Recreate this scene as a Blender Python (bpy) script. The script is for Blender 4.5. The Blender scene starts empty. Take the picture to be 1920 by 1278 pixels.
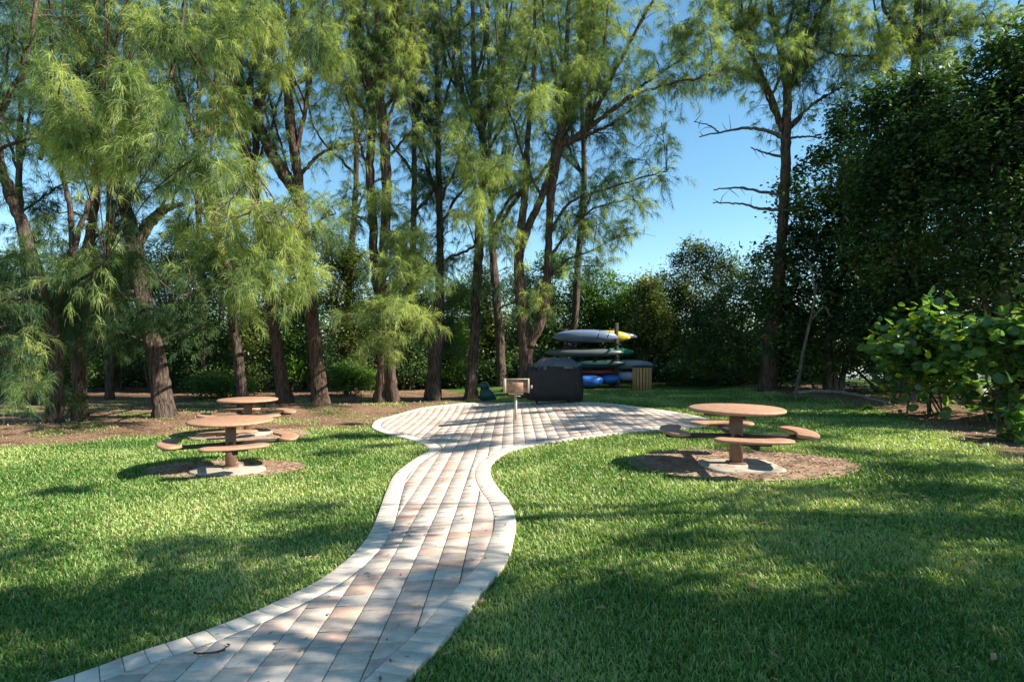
import bpy, bmesh, math, random
import numpy as np
from mathutils import Vector
random.seed(7); rng = np.random.default_rng(7)
R = math.radians
# ------------------------------------------------------------------ camera, sky, sun, exposure
scene = bpy.context.scene
CAMZ = 1.6; F = 1067.0; CX = 960.0; HY = 651.0
cam_d = bpy.data.cameras.new('camera'); cam_d.sensor_width = 36.0; cam_d.lens = 20.0
cam_d.shift_y = (HY - 639.0) / 1920.0; cam_d.clip_start = 0.05; cam_d.clip_end = 5000
cam = bpy.data.objects.new('camera', cam_d); scene.collection.objects.link(cam)
cam.location = (0, 0, CAMZ); cam.rotation_euler = (R(90), 0, 0); scene.camera = cam
SUN_EL = 36.0; SUN_AZ = 96.0        # azimuth clockwise from +Y
w = bpy.data.worlds.new('World'); scene.world = w; w.use_nodes = True
wn = w.node_tree; wn.nodes.clear()
sky = wn.nodes.new('ShaderNodeTexSky'); sky.sky_type = 'NISHITA'; sky.sun_disc = False
sky.sun_elevation = R(SUN_EL); sky.sun_rotation = R(SUN_AZ); sky.air_density = 1.0; sky.dust_density = 0.0; sky.ozone_density = 3.0
bg = wn.nodes.new('ShaderNodeBackground'); bg.inputs[1].default_value = 0.082
wo = wn.nodes.new('ShaderNodeOutputWorld'); hs = wn.nodes.new('ShaderNodeHueSaturation'); hs.inputs['Saturation'].default_value = 1.1; hs.inputs['Hue'].default_value = 0.484; wn.links.new(sky.outputs[0], hs.inputs['Color']); wn.links.new(hs.outputs[0], bg.inputs[0]); wn.links.new(bg.outputs[0], wo.inputs[0])
sd = bpy.data.lights.new('sun', 'SUN'); sd.energy = 5.0; sd.angle = R(0.5); sd.color = (1.0, 0.93, 0.82)
so = bpy.data.objects.new('sun', sd); scene.collection.objects.link(so)
sv = Vector((math.sin(R(SUN_AZ)) * math.cos(R(SUN_EL)), math.cos(R(SUN_AZ)) * math.cos(R(SUN_EL)), math.sin(R(SUN_EL))))
so.rotation_euler = sv.to_track_quat('Z', 'Y').to_euler(); so.location = sv * 60
scene.view_settings.view_transform = 'Standard'; scene.view_settings.look = 'None'
scene.view_settings.exposure = 1.4; scene.view_settings.gamma = 1.0
scene.render.engine = 'CYCLES'
cy = scene.cycles; cy.max_bounces = 6; cy.diffuse_bounces = 3; cy.glossy_bounces = 2; cy.transmission_bounces = 4
cy.transparent_max_bounces = 4; cy.sample_clamp_indirect = 4.0; cy.use_denoising = True

# ------------------------------------------------------------------ geometry helpers
def U(px, py, Z):                       # point at depth Z seen at photo pixel
    return np.array([(px - CX) / F * Z, Z, CAMZ - (py - HY) / F * Z])
def sstep(t): t = np.clip(t, 0, 1); return t * t * (3 - 2 * t)
def gz(x, y):
    x = np.asarray(x, float); y = np.asarray(y, float)
    z = -0.33 * (1 - sstep((x + 3.5) / 6.0))
    z = z + 0.20 * np.exp(-((y - 17.9 - 0.12 * x) / 1.1) ** 2) * sstep((-x - 0.6) / 1.5) * sstep((x + 9.5) / 3.0)
    z = z + 0.16 * np.exp(-((y - 13.0) / 1.0) ** 2) * sstep((-x - 7.5) / 2.0)
    z = z + 0.015 * np.sin(x * 1.3 + 1.1) * np.cos(y * 0.9)
    z = z + 0.20 * np.exp(-((x - (10.8 - 0.16 * (y - 12))) / 1.3) ** 2) * sstep((y - 9) / 3) * sstep((24 - y) / 3)
    z = z - 1.3 * sstep((y - 29.0) / 5.0)
    return z
def G(px, py):                          # ground point seen at photo pixel
    Z = 1.7 * F / (py - HY)
    for _ in range(40):
        x = (px - CX) / F * Z
        Zn = (CAMZ - float(gz(x, Z))) * F / (py - HY)
        Z = 0.5 * Z + 0.5 * Zn
    return np.array([(px - CX) / F * Z, Z])

class Mesh:
    def __init__(s): s.v = []; s.n = 0; s.q = []; s.t = []; s.g = []; s.col = []
    def add(s, v, quads=None, tris=None, col=None):
        v = np.asarray(v, np.float32).reshape(-1, 3)
        if quads is not None and len(quads): s.q.append(np.asarray(quads, np.int64) + s.n)
        if tris is not None and len(tris): s.t.append(np.asarray(tris, np.int64) + s.n)
        s.v.append(v); s.n += len(v)
        if col is not None: s.col.append(np.tile(np.asarray(col, np.float32), (len(v), 1)) if np.ndim(col) == 1 else np.asarray(col, np.float32))
    def ngon(s, v, faces, col=None):
        v = np.asarray(v, np.float32).reshape(-1, 3)
        for f in faces: s.g.append([i + s.n for i in f])
        s.v.append(v); s.n += len(v)
        if col is not None: s.col.append(np.tile(np.asarray(col, np.float32), (len(v), 1)))
    def build(s, name, mat, parent=None, smooth=False):
        me = bpy.data.meshes.new(name)
        V = np.concatenate(s.v) if s.v else np.zeros((0, 3), np.float32)
        loops = []; tot = []
        for arr, k in ((s.q, 4), (s.t, 3)):
            if arr:
                a = np.concatenate(arr); loops.append(a.reshape(-1)); tot.append(np.full(len(a), k))
        for f in s.g: loops.append(np.array(f)); tot.append(np.array([len(f)]))
        L = np.concatenate(loops).astype(np.int32); T = np.concatenate(tot).astype(np.int32)
        me.vertices.add(len(V)); me.vertices.foreach_set('co', V.reshape(-1))
        me.loops.add(len(L)); me.loops.foreach_set('vertex_index', L)
        me.polygons.add(len(T)); st = np.zeros(len(T), np.int32); st[1:] = np.cumsum(T)[:-1]
        me.polygons.foreach_set('loop_start', st); me.polygons.foreach_set('loop_total', T)
        if smooth: me.polygons.foreach_set('use_smooth', np.ones(len(T), bool))
        if s.col:
            C = np.concatenate(s.col); C = np.concatenate([C, np.ones((len(C), 1), np.float32)], 1)
            at = me.attributes.new('tint', 'FLOAT_COLOR', 'POINT'); at.data.foreach_set('color', C.reshape(-1))
        me.materials.append(mat); me.update(); me.validate()
        if smooth and len(V) < 4000 and s.g:
            b = bmesh.new(); b.from_mesh(me); bmesh.ops.recalc_face_normals(b, faces=b.faces); b.to_mesh(me); b.free()
        o = bpy.data.objects.new(name, me); scene.collection.objects.link(o)
        if parent is not None: o.parent = parent
        return o
def empty(name, loc=(0, 0, 0)):
    o = bpy.data.objects.new(name, None); scene.collection.objects.link(o); o.location = loc; o.empty_display_size = 0.2
    return o
def keep(o, parent):                     # parent while keeping world coordinates of the mesh
    o.parent = parent; o.matrix_parent_inverse = parent.matrix_basis.inverted(); return o
def thing(name, loc, label, cat, group=None):
    o = empty(name, loc); bpy.context.view_layer.update
    tag(o, label, cat, group); return o
def tag(o, label, cat, group=None, kind=None):
    if label: o['label'] = label
    if cat: o['category'] = cat
    if group: o['group'] = group
    if kind: o['kind'] = kind
    return o
def box(m, x0, x1, y0, y1, z0, z1, bev=0.0, col=None):
    if bev <= 0:
        v = [(x0,y0,z0),(x1,y0,z0),(x1,y1,z0),(x0,y1,z0),(x0,y0,z1),(x1,y0,z1),(x1,y1,z1),(x0,y1,z1)]
        m.add(v, [(0,3,2,1),(4,5,6,7),(0,1,5,4),(1,2,6,5),(2,3,7,6),(3,0,4,7)], col=col); return
    b = bev
    def ring(z, i): return [(x0+i+b,y0+i,z),(x1-i-b,y0+i,z),(x1-i,y0+i+b,z),(x1-i,y1-i-b,z),(x1-i-b,y1-i,z),(x0+i+b,y1-i,z),(x0+i,y1-i-b,z),(x0+i,y0+i+b,z)]
    rs = [ring(z0, b), ring(z0+b, 0), ring(z1-b, 0), ring(z1, b)]
    v = [p for r in rs for p in r]; q = []
    for k in range(3):
        for i in range(8): q.append((k*8+i, k*8+(i+1) % 8, k*8+8+(i+1) % 8, k*8+8+i))
    m.ngon(v, [list(f) for f in q] + [list(range(7, -1, -1)), list(range(24, 32))], col=col)
def tube(m, pts, rad, sides=8, cap=True, wob=0.0, seed=0):
    P = np.asarray(pts, float); n = len(P); rad = np.asarray(rad, float) * np.ones(n)
    T = np.gradient(P, axis=0); T /= np.linalg.norm(T, axis=1)[:, None] + 1e-9
    ref = np.array([0, 1.0, 0]) if abs(T[0] @ np.array([0, 1.0, 0])) < 0.9 else np.array([1.0, 0, 0])
    A = np.zeros_like(P); a = np.cross(T[0], ref); a /= np.linalg.norm(a)
    for i in range(n):
        a = a - T[i] * (a @ T[i]); a /= np.linalg.norm(a) + 1e-9; A[i] = a
    B = np.cross(T, A)
    th = np.arange(sides) / sides * 2 * np.pi
    rr = rad[:, None] * np.ones((n, sides))
    if wob:
        rs = np.random.default_rng(seed + 11)
        rr = rr * (1 + wob * (rs.random((n, sides)) - 0.5) + wob * 0.7 * np.sin(3 * th + rs.random() * 6)[None, :])
    V = P[:, None, :] + rr[..., None] * (np.cos(th)[None, :, None] * A[:, None, :] + np.sin(th)[None, :, None] * B[:, None, :])
    V = V.reshape(-1, 3)
    i = np.arange(n - 1)[:, None] * sides; j = np.arange(sides)[None, :]; j2 = (j + 1) % sides
    Q = np.stack([i + j, i + j2, i + sides + j2, i + sides + j], -1).reshape(-1, 4)
    m.add(V, Q)
    if cap: m.n -= 0; m.g.append([m.n - len(V) + k for k in range(sides - 1, -1, -1)]); m.g.append([m.n - sides + k for k in range(sides)])
def spline(pts, n):
    P = np.asarray(pts, float); k = len(P)
    if k == 2: t = np.linspace(0, 1, n)[:, None]; return P[0] * (1 - t) + P[1] * t
    Pe = np.vstack([2 * P[0] - P[1], P, 2 * P[-1] - P[-2]]); out = []
    for u in np.linspace(0, k - 1 - 1e-6, n):
        i = int(u); t = u - i; a, b, c, d = Pe[i], Pe[i+1], Pe[i+2], Pe[i+3]
        out.append(0.5 * ((2*b) + (-a + c) * t + (2*a - 5*b + 4*c - d) * t*t + (-a + 3*b - 3*c + d) * t**3))
    return np.array(out)
def inside(P, poly):
    P = np.asarray(P); poly = np.asarray(poly); r = np.zeros(len(P), bool)
    x, y = P[:, 0], P[:, 1]; n = len(poly)
    lo = poly.min(0); hi = poly.max(0); c = np.where((x > lo[0]) & (x < hi[0]) & (y > lo[1]) & (y < hi[1]))[0]
    xs, ys = x[c], y[c]; rr = np.zeros(len(c), bool)
    for i in range(n):
        x1, y1 = poly[i]; x2, y2 = poly[(i + 1) % n]
        if y1 == y2: continue
        k = ((y1 > ys) != (y2 > ys)) & (xs < (x2 - x1) * (ys - y1) / (y2 - y1) + x1); rr ^= k
    r[c] = rr; return r
def clip_rect(poly, x0, x1, y0, y1):
    def cut(p, ax, v, s):
        out = []
        for i in range(len(p)):
            a = p[i]; b = p[(i + 1) % len(p)]; da = s * (a[ax] - v); db = s * (b[ax] - v)
            if da >= 0: out.append(a)
            if (da > 0 and db < 0) or (da < 0 and db > 0):
                t = da / (da - db); out.append((a[0] + (b[0]-a[0]) * t, a[1] + (b[1]-a[1]) * t))
        return out
    p = [tuple(q) for q in poly]
    for ax, v, s in ((0, x0, 1), (0, x1, -1), (1, y0, 1), (1, y1, -1)):
        if len(p) < 3: return []
        p = cut(p, ax, v, s)
    return p if len(p) >= 3 else []
def area(p):
    return 0.5 * sum(p[i][0] * p[(i+1) % len(p)][1] - p[(i+1) % len(p)][0] * p[i][1] for i in range(len(p)))

# ------------------------------------------------------------------ materials
def M(name): m = bpy.data.materials.new(name); m.use_nodes = True; nt = m.node_tree; nt.nodes.clear(); return m, nt
def N(nt, t, **k):
    n = nt.nodes.new(t)
    for a, b in k.items():
        if a.startswith('i_'):
            key = a[2:]; key = int(key) if key.isdigit() else key.replace('_', ' ')
            n.inputs[key].default_value = b
        else: setattr(n, a, b)
    return n
def ramp(nt, fac, stops):
    r = nt.nodes.new('ShaderNodeValToRGB'); e = r.color_ramp.elements
    while len(e) > 1: e.remove(e[-1])
    e[0].position = stops[0][0]; e[0].color = (*stops[0][1], 1)
    for p, c in stops[1:]: x = e.new(p); x.color = (*c, 1)
    nt.links.new(fac, r.inputs[0]); return r.outputs[0]
def noise(nt, scale, detail=3, rough=0.6, stretch=None, coord='Object'):
    if coord == 'World':
        g = N(nt, 'ShaderNodeNewGeometry'); c = g.outputs['Position']
    else: c = N(nt, 'ShaderNodeTexCoord').outputs[coord]
    if stretch:
        mp = N(nt, 'ShaderNodeMapping'); mp.inputs['Scale'].default_value = stretch; nt.links.new(c, mp.inputs[0]); c = mp.outputs[0]
    n = N(nt, 'ShaderNodeTexNoise', i_Scale=scale, i_Detail=detail, i_Roughness=rough); nt.links.new(c, n.inputs['Vector']); return n
def mixc(nt, f, a, b, mode='MIX'):
    n = N(nt, 'ShaderNodeMix', data_type='RGBA', blend_type=mode)
    for s, v in ((0, f), (6, a), (7, b)):
        if isinstance(v, (int, float)): n.inputs[s].default_value = v
        elif isinstance(v, tuple): n.inputs[s].default_value = (*v, 1)
        else: nt.links.new(v, n.inputs[s])
    return n.outputs[2]
def bsdf(nt, col, rough=0.7, spec=0.3, bump=None, bstr=0.3, bdist=0.02, metal=0.0):
    p = N(nt, 'ShaderNodeBsdfPrincipled'); p.inputs['Roughness'].default_value = rough; p.inputs['Metallic'].default_value = metal
    p.inputs['Specular IOR Level'].default_value = spec
    if isinstance(col, tuple): p.inputs['Base Color'].default_value = (*col, 1)
    else: nt.links.new(col, p.inputs['Base Color'])
    if bump is not None:
        b = N(nt, 'ShaderNodeBump', i_Strength=bstr, i_Distance=bdist); nt.links.new(bump, b.inputs['Height']); nt.links.new(b.outputs[0], p.inputs['Normal'])
    o = N(nt, 'ShaderNodeOutputMaterial'); nt.links.new(p.outputs[0], o.inputs[0]); return p
def simple(name, c1, c2, scale=6, rough=0.7, spec=0.3, bstr=0.2, stretch=None, bdist=0.01, lo=0.3, hi=0.7, metal=0.0, detail=4):
    m, nt = M(name); n = noise(nt, scale, detail, 0.6, stretch); bsdf(nt, ramp(nt, n.outputs[0], [(lo, c1), (hi, c2)]), rough, spec, n.outputs[0], bstr, bdist, metal); return m
def leafmat(name, stops, scale=0.7, fine=7.0, trans=0.35, rough=0.5, spec=0.3, island=None):
    m, nt = M(name)
    a = noise(nt, scale, 2, 0.6, coord='World'); b = noise(nt, fine, 2, 0.6, coord='World')
    mx = N(nt, 'ShaderNodeMath', operation='MULTIPLY_ADD'); nt.links.new(b.outputs[0], mx.inputs[0]); mx.inputs[1].default_value = 0.45; 
    mm = N(nt, 'ShaderNodeMath', operation='MULTIPLY'); nt.links.new(a.outputs[0], mm.inputs[0]); mm.inputs[1].default_value = 0.62
    nt.links.new(mm.outputs[0], mx.inputs[2])
    fac = mx.outputs[0]
    col = ramp(nt, fac, stops)
    if island:
        g = N(nt, 'ShaderNodeNewGeometry'); ic = ramp(nt, g.outputs['Random Per Island'], [(0, (0, 0, 0)), (1 - island[0] - .001, (0, 0, 0)), (1 - island[0], (1, 1, 1))])
        col = mixc(nt, ic, col, island[1])
    p = N(nt, 'ShaderNodeBsdfPrincipled'); p.inputs['Roughness'].default_value = rough; p.inputs['Specular IOR Level'].default_value = spec
    nt.links.new(col, p.inputs['Base Color'])
    t = N(nt, 'ShaderNodeBsdfTranslucent'); tc = mixc(nt, 1.0, col, (1.5, 1.55, 0.6), 'MULTIPLY'); nt.links.new(tc, t.inputs[0])
    ms = N(nt, 'ShaderNodeMixShader', i_0=trans); nt.links.new(p.outputs[0], ms.inputs[1]); nt.links.new(t.outputs[0], ms.inputs[2])
    o = N(nt, 'ShaderNodeOutputMaterial'); nt.links.new(ms.outputs[0], o.inputs[0]); return m

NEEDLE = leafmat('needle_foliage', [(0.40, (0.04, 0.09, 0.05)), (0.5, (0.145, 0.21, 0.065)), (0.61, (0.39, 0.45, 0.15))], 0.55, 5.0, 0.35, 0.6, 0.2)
NEEDLE_SHADE = leafmat('needle_foliage_shaded', [(0.38, (0.016, 0.05, 0.03)), (0.52, (0.04, 0.09, 0.04)), (0.66, (0.12, 0.18, 0.06))], 0.6, 5.0, 0.3, 0.6, 0.2)  # darker copy of the needle green: shade of the dark crowns put into colour
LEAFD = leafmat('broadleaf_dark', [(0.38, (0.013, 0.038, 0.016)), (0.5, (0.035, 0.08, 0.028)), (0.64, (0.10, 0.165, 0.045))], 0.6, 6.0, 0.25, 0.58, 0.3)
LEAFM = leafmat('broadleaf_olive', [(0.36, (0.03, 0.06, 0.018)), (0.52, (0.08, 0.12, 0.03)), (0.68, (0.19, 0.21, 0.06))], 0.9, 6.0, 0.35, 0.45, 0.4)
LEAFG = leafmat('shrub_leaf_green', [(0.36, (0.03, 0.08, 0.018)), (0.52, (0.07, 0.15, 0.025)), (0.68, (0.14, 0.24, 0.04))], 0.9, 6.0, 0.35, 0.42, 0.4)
GRAPE = leafmat('sea_grape_leaf', [(0.40, (0.028, 0.075, 0.035)), (0.5, (0.07, 0.15, 0.045)), (0.62, (0.16, 0.29, 0.07))], 1.5, 5.0, 0.4, 0.25, 0.6, (0.10, (0.45, 0.50, 0.05)))
GRASS = leafmat('grass_blade', [(0.36, (0.05, 0.14, 0.025)), (0.5, (0.14, 0.255, 0.05)), (0.60, (0.38, 0.45, 0.16))], 0.5, 22.0, 0.30, 0.45, 0.3, (0.10, (0.38, 0.34, 0.16)))
BARK = simple('bark', (0.03, 0.023, 0.018), (0.135, 0.10, 0.08), 11, 0.9, 0.1, 1.0, (1.6, 1.6, 0.28), 0.09, .35, .65)
BARKR = simple('bark_reddish', (0.035, 0.024, 0.018), (0.15, 0.10, 0.075), 11, 0.9, 0.1, 1.0, (1.6, 1.6, 0.28), 0.09, .35, .65)
BARKG = simple('bark_grey', (0.05, 0.042, 0.035), (0.21, 0.175, 0.14), 4, 0.9, 0.1, 0.7, (2, 2, 0.8), 0.03)
# ground
m, nt = M('lawn_soil'); a = noise(nt, 0.5, 3); b = noise(nt, 30, 4)
c = ramp(nt, a.outputs[0], [(0.35, (0.05, 0.095, 0.022)), (0.65, (0.10, 0.15, 0.035))]); c = mixc(nt, 0.8, c, ramp(nt, b.outputs[0], [(0.3, (0.45, 0.45, 0.4)), (0.7, (1.5, 1.5, 1.3))]), 'MULTIPLY')
bsdf(nt, c, 0.95, 0.1, b.outputs[0], 0.6, 0.03); LAWN = m
m, nt = M('needle_mulch'); a = noise(nt, 0.9, 4); b = noise(nt, 26, 5, 0.7, (1, 2.2, 1))
c = ramp(nt, a.outputs[0], [(0.35, (0.13, 0.08, 0.05)), (0.55, (0.25, 0.16, 0.105)), (0.72, (0.21, 0.18, 0.09))]); c = mixc(nt, 0.9, c, ramp(nt, b.outputs[0], [(0.3, (0.4, 0.4, 0.4)), (0.7, (1.5, 1.45, 1.4))]), 'MULTIPLY')
bsdf(nt, c, 0.95, 0.1, b.outputs[0], 0.9, 0.04); MULCH = m
m, nt = M('bare_dirt'); a = noise(nt, 3, 4); b = noise(nt, 40, 5, 0.75)
c = ramp(nt, a.outputs[0], [(0.35, (0.26, 0.17, 0.115)), (0.65, (0.46, 0.34, 0.245))]); c = mixc(nt, 0.9, c, ramp(nt, b.outputs[0], [(0.3, (0.5, 0.5, 0.5)), (0.7, (1.4, 1.35, 1.3))]), 'MULTIPLY')
bsdf(nt, c, 0.95, 0.1, b.outputs[0], 0.9, 0.03); DIRT = m
m, nt = M('paver'); at = N(nt, 'ShaderNodeAttribute', attribute_name='tint'); a = noise(nt, 2.2, 4); b = noise(nt, 70, 4, 0.7); c3 = noise(nt, 9, 4, 0.65, (1, 2.5, 1))
c = mixc(nt, 1.0, at.outputs[0], ramp(nt, c3.outputs[0], [(0.3, (0.80, 0.79, 0.78)), (0.7, (1.08, 1.08, 1.08))]), 'MULTIPLY')
c = mixc(nt, 1.0, c, ramp(nt, b.outputs[0], [(0.3, (0.86, 0.86, 0.86)), (0.65, (1.06, 1.06, 1.06))]), 'MULTIPLY')
c = mixc(nt, 1.0, c, ramp(nt, a.outputs[0], [(0.3, (0.84, 0.81, 0.78)), (0.55, (1.04, 1.03, 1.01))]), 'MULTIPLY')
bsdf(nt, c, 0.85, 0.2, b.outputs[0], 0.25, 0.004); PAVER = m
JOINT = simple('joint_sand', (0.07, 0.055, 0.045), (0.13, 0.11, 0.09), 30, 0.95, 0.05)
CONC = simple('concrete', (0.27, 0.22, 0.16), (0.46, 0.41, 0.34), 7, 0.9, 0.2, 0.3)
m, nt = M('water'); n = noise(nt, 2.5, 3); bsdf(nt, (0.03, 0.06, 0.08), 0.08, 0.5, n.outputs[0], 0.25, 0.05); WATER = m
# furniture
TTOP = simple('coated_brown_plastic', (0.29, 0.155, 0.09), (0.42, 0.235, 0.145), 14, 0.62, 0.3, 0.4, None, 0.004, .3, .6, 0, 9)
TPOST = simple('brown_post_paint', (0.13, 0.070, 0.045), (0.19, 0.105, 0.07), 9, 0.5, 0.4, 0.15)
TDARK = simple('dark_bracket_paint', (0.022, 0.017, 0.015), (0.045, 0.034, 0.03), 12, 0.5, 0.4, 0.1)
RUST = simple('rusty_steel', (0.20, 0.085, 0.04), (0.42, 0.29, 0.19), 5, 0.8, 0.3, 0.4, None, 0.01, 0.4, 0.62)
RIM = simple('weathered_steel_rim', (0.34, 0.27, 0.19), (0.50, 0.42, 0.31), 9, 0.6, 0.4, 0.2)
GALV = simple('weathered_post', (0.34, 0.30, 0.25), (0.52, 0.48, 0.42), 14, 0.7, 0.4, 0.3)
COVER = simple('charcoal_cover_fabric', (0.010, 0.010, 0.012), (0.020, 0.019, 0.021), 3, 0.6, 0.3, 0.5, None, 0.05)
COVTOP = simple('glossy_cover_top', (0.03, 0.03, 0.033), (0.09, 0.09, 0.095), 3, 0.3, 0.6, 0.8, None, 0.10)  # lighter and glossier than the sides, used on the top of the cover
RUBBER = simple('black_rubber', (0.015, 0.015, 0.015), (0.03, 0.03, 0.03), 20, 0.7, 0.3)
WOOD = simple('tan_slat_wood', (0.34, 0.18, 0.08), (0.60, 0.34, 0.15), 6, 0.8, 0.2, 0.4, (6, 6, 0.7), 0.01)
POSTW = simple('rack_timber', (0.035, 0.03, 0.028), (0.085, 0.07, 0.06), 6, 0.85, 0.2, 0.4, (5, 5, 0.8))
GREENP = simple('dark_green_plastic', (0.015, 0.055, 0.05), (0.03, 0.09, 0.08), 5, 0.45, 0.4)
STRAP = simple('black_strap', (0.01, 0.012, 0.02), (0.02, 0.02, 0.03), 20, 0.7, 0.2)
DRIFT = simple('weathered_wood', (0.16, 0.125, 0.095), (0.36, 0.29, 0.22), 5, 0.9, 0.1, 0.7, (0.6, 3, 3), 0.02)
def kmat(n, c): return simple('hull_' + n, tuple(x * 0.82 for x in c), c, 3, 0.35, 0.5, 0.05)

# ------------------------------------------------------------------ setting: ground sheets
def grid_sheet(name, x0, x1, y0, y1, dx, mat, dz=0.0):
    xs = np.arange(x0, x1 + dx / 2, dx); ys = np.arange(y0, y1 + dx / 2, dx); X, Y = np.meshgrid(xs, ys)
    m = Mesh(); nx = len(xs); ny = len(ys)
    i = (np.arange(ny - 1)[:, None] * nx + np.arange(nx - 1)[None, :]).reshape(-1)
    m.add(np.stack([X, Y, gz(X, Y) + dz], -1), np.stack([i, i + 1, i + nx + 1, i + nx], -1)); return m.build(name, mat, smooth=True)
def poly_sheet(name, poly, cell, mat, dz):
    poly = [tuple(p) for p in poly]; P = np.array(poly); m = Mesh()
    x0, y0 = P.min(0); x1, y1 = P.max(0); full = []
    xs = np.arange(math.floor(x0 / cell) * cell, x1 + cell, cell); ys = np.arange(math.floor(y0 / cell) * cell, y1 + cell, cell)
    for y in ys:
        for x in xs:
            c = clip_rect(poly, x, x + cell, y, y + cell)
            if c and abs(area(c)) > 1e-5:
                C = np.array(c); m.ngon(np.column_stack([C, gz(C[:, 0], C[:, 1]) + dz]), [list(range(len(c)))])
    return m.build(name, mat)
tag(grid_sheet('lawn', -70, 70, -30, 36, 0.25, LAWN), None, None, None, 'structure')
m = Mesh(); m.add([(-2500, 30, -0.95), (2500, 30, -0.95), (2500, 4500, -0.95), (-2500, 4500, -0.95)], [(0, 1, 2, 3)])
tag(m.build('water', WATER), None, None, None, 'structure')

# outline of the path and round patio (photo pixels -> ground)
LEFT = [(-60,1330),(130,1278),(250,1235),(400,1185),(520,1135),(620,1080),(690,1010),(722,930),(740,893),(775,865),(803,848),(797,838),(770,827),(730,817),(704,808),(697,799),(715,786),(780,768),(850,759),(905,756)]
RIGHT = [(720,1330),(768,1278),(850,1190),(910,1110),(950,1060),(965,1010),(968,980),(955,945),(935,920),(921,895),(923,873),(942,856),(970,844),(1061,828),(1138,818),(1234,809),(1310,803),(1342,794),(1310,783),(1260,774),(1200,765),(1150,759),(1090,756),(1000,755)]
Lw = spline([G(*p) for p in LEFT], 170); Rw = spline([G(*p) for p in RIGHT], 200)
def resample(P, step):
    d = np.r_[0, np.cumsum(np.linalg.norm(np.diff(P, axis=0), axis=1))]; n = max(2, int(d[-1] / step)); s = np.linspace(0, d[-1], n)
    return np.column_stack([np.interp(s, d, P[:, 0]), np.interp(s, d, P[:, 1])])
def inset(P, w, side):
    T = np.gradient(P, axis=0); k = 9; ker = np.ones(k) / k
    T = np.column_stack([np.convolve(np.pad(T[:, i], k // 2, mode='edge'), ker, 'valid') for i in (0, 1)])
    T /= np.linalg.norm(T, axis=1)[:, None]; return P + side * w * np.column_stack([T[:, 1], -T[:, 0]])
BW = 0.215
outer = np.vstack([Lw, Rw[::-1]]); brick = 0.112
OC = resample(outer, brick); IC = inset(OC, BW, 1)
# keep order but drop self-crossing points of the inset line
from_out = [p for p in IC if np.min(np.linalg.norm(OC - p, axis=1)) > BW * 0.93]
inner = np.array(from_out)
PATHZ = 0.035
pal = [((0.62, 0.56, 0.49), 5), ((0.58, 0.50, 0.44), 4), ((0.55, 0.42, 0.36), 3), ((0.55, 0.37, 0.29), 1.6), ((0.47, 0.41, 0.37), 2), ((0.58, 0.55, 0.51), 3.5), ((0.42, 0.34, 0.31), 0.9)]
PC = [p[0] for p in pal]; PWT = [p[1] for p in pal]
pm = Mesh()
colw, rowd = 0.208, 0.178
x0, y0 = inner.min(0); x1, y1 = inner.max(0)
innerL = [tuple(p) for p in inner]
for ix in range(int(math.floor(x0 / colw)), int(math.ceil(x1 / colw)) + 1):
    cx0 = ix * colw + 0.03; off = 0.0 if ix % 5 else rowd * 0.5
    strip = clip_rect(innerL, cx0 + 0.004, cx0 + colw - 0.004, y0 - 1, y1 + 1)
    if not strip: continue
    sy = np.array(strip)[:, 1]
    for iy in range(int(math.floor((sy.min() - off) / rowd)), int(math.ceil(sy.max() / rowd)) + 1):
        c = clip_rect(strip, -1e3, 1e3, iy * rowd + off + 0.0038, (iy + 1) * rowd + off - 0.0038)
        if not c or abs(area(c)) < 2e-4: continue
        if area(c) < 0: c = c[::-1]
        near = c[0][1] > 8.5
        base = (np.array(random.choices(PC, PWT)[0]) * .72 + np.array((.555, .485, .425)) * .28) * np.array([1.03, .975, .93]) * random.uniform(0.93, 1.05)
        C = np.array(c); h = PATHZ + random.uniform(-0.0015, 0.0015); z = gz(C[:, 0], C[:, 1]); ctr = C.mean(0); n = len(c)
        Ci = ctr + (C - ctr) * 0.975
        v = np.vstack([np.column_stack([C, z - 0.01]), np.column_stack([C, z + h - 0.0025]), np.column_stack([Ci, gz(Ci[:, 0], Ci[:, 1]) + h])])
        f = [[i, (i+1) % n, n + (i+1) % n, n + i] for i in range(n)] + [[n + i, n + (i+1) % n, 2*n + (i+1) % n, 2*n + i] for i in range(n)] + [list(range(2*n, 3*n))]
        pm.ngon(v, f, col=base)
path = pm.build('paved_path', PAVER); tag(path, None, None, None, 'structure')
bm = Mesh()
for i in range(len(OC) - 1):
    q = np.array([OC[i], OC[i+1], IC[i+1], IC[i]]); q = q.mean(0) + (q - q.mean(0)) * np.array([0.965, 0.965])
    if abs(area([tuple(p) for p in q])) < 0.004: pass
    if area([tuple(p) for p in q]) < 0: q = q[::-1]
    z = gz(q[:, 0], q[:, 1]); h = PATHZ + 0.003 + random.uniform(-0.001, 0.001)
    qi = q.mean(0) + (q - q.mean(0)) * 0.96
    v = np.vstack([np.column_stack([q, z - 0.03]), np.column_stack([q, z + h - 0.003]), np.column_stack([qi, gz(qi[:, 0], qi[:, 1]) + h])])
    f = [[k, (k+1) % 4, 4 + (k+1) % 4, 4 + k] for k in range(4)] + [[4+k, 4+(k+1) % 4, 8+(k+1) % 4, 8+k] for k in range(4)] + [[8, 9, 10, 11]]
    bm.ngon(v, f, col=np.array((0.70, 0.615, 0.52)) * random.uniform(0.90, 1.04))
bm.build('border', PAVER, path)
OUTP = [tuple(p) for p in OC]
jm = Mesh(); js = poly_sheet('joint_sand', [tuple(p) for p in inset(OC, 0.01, 1)], 0.25, JOINT, 0.022); js.parent = path
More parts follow.
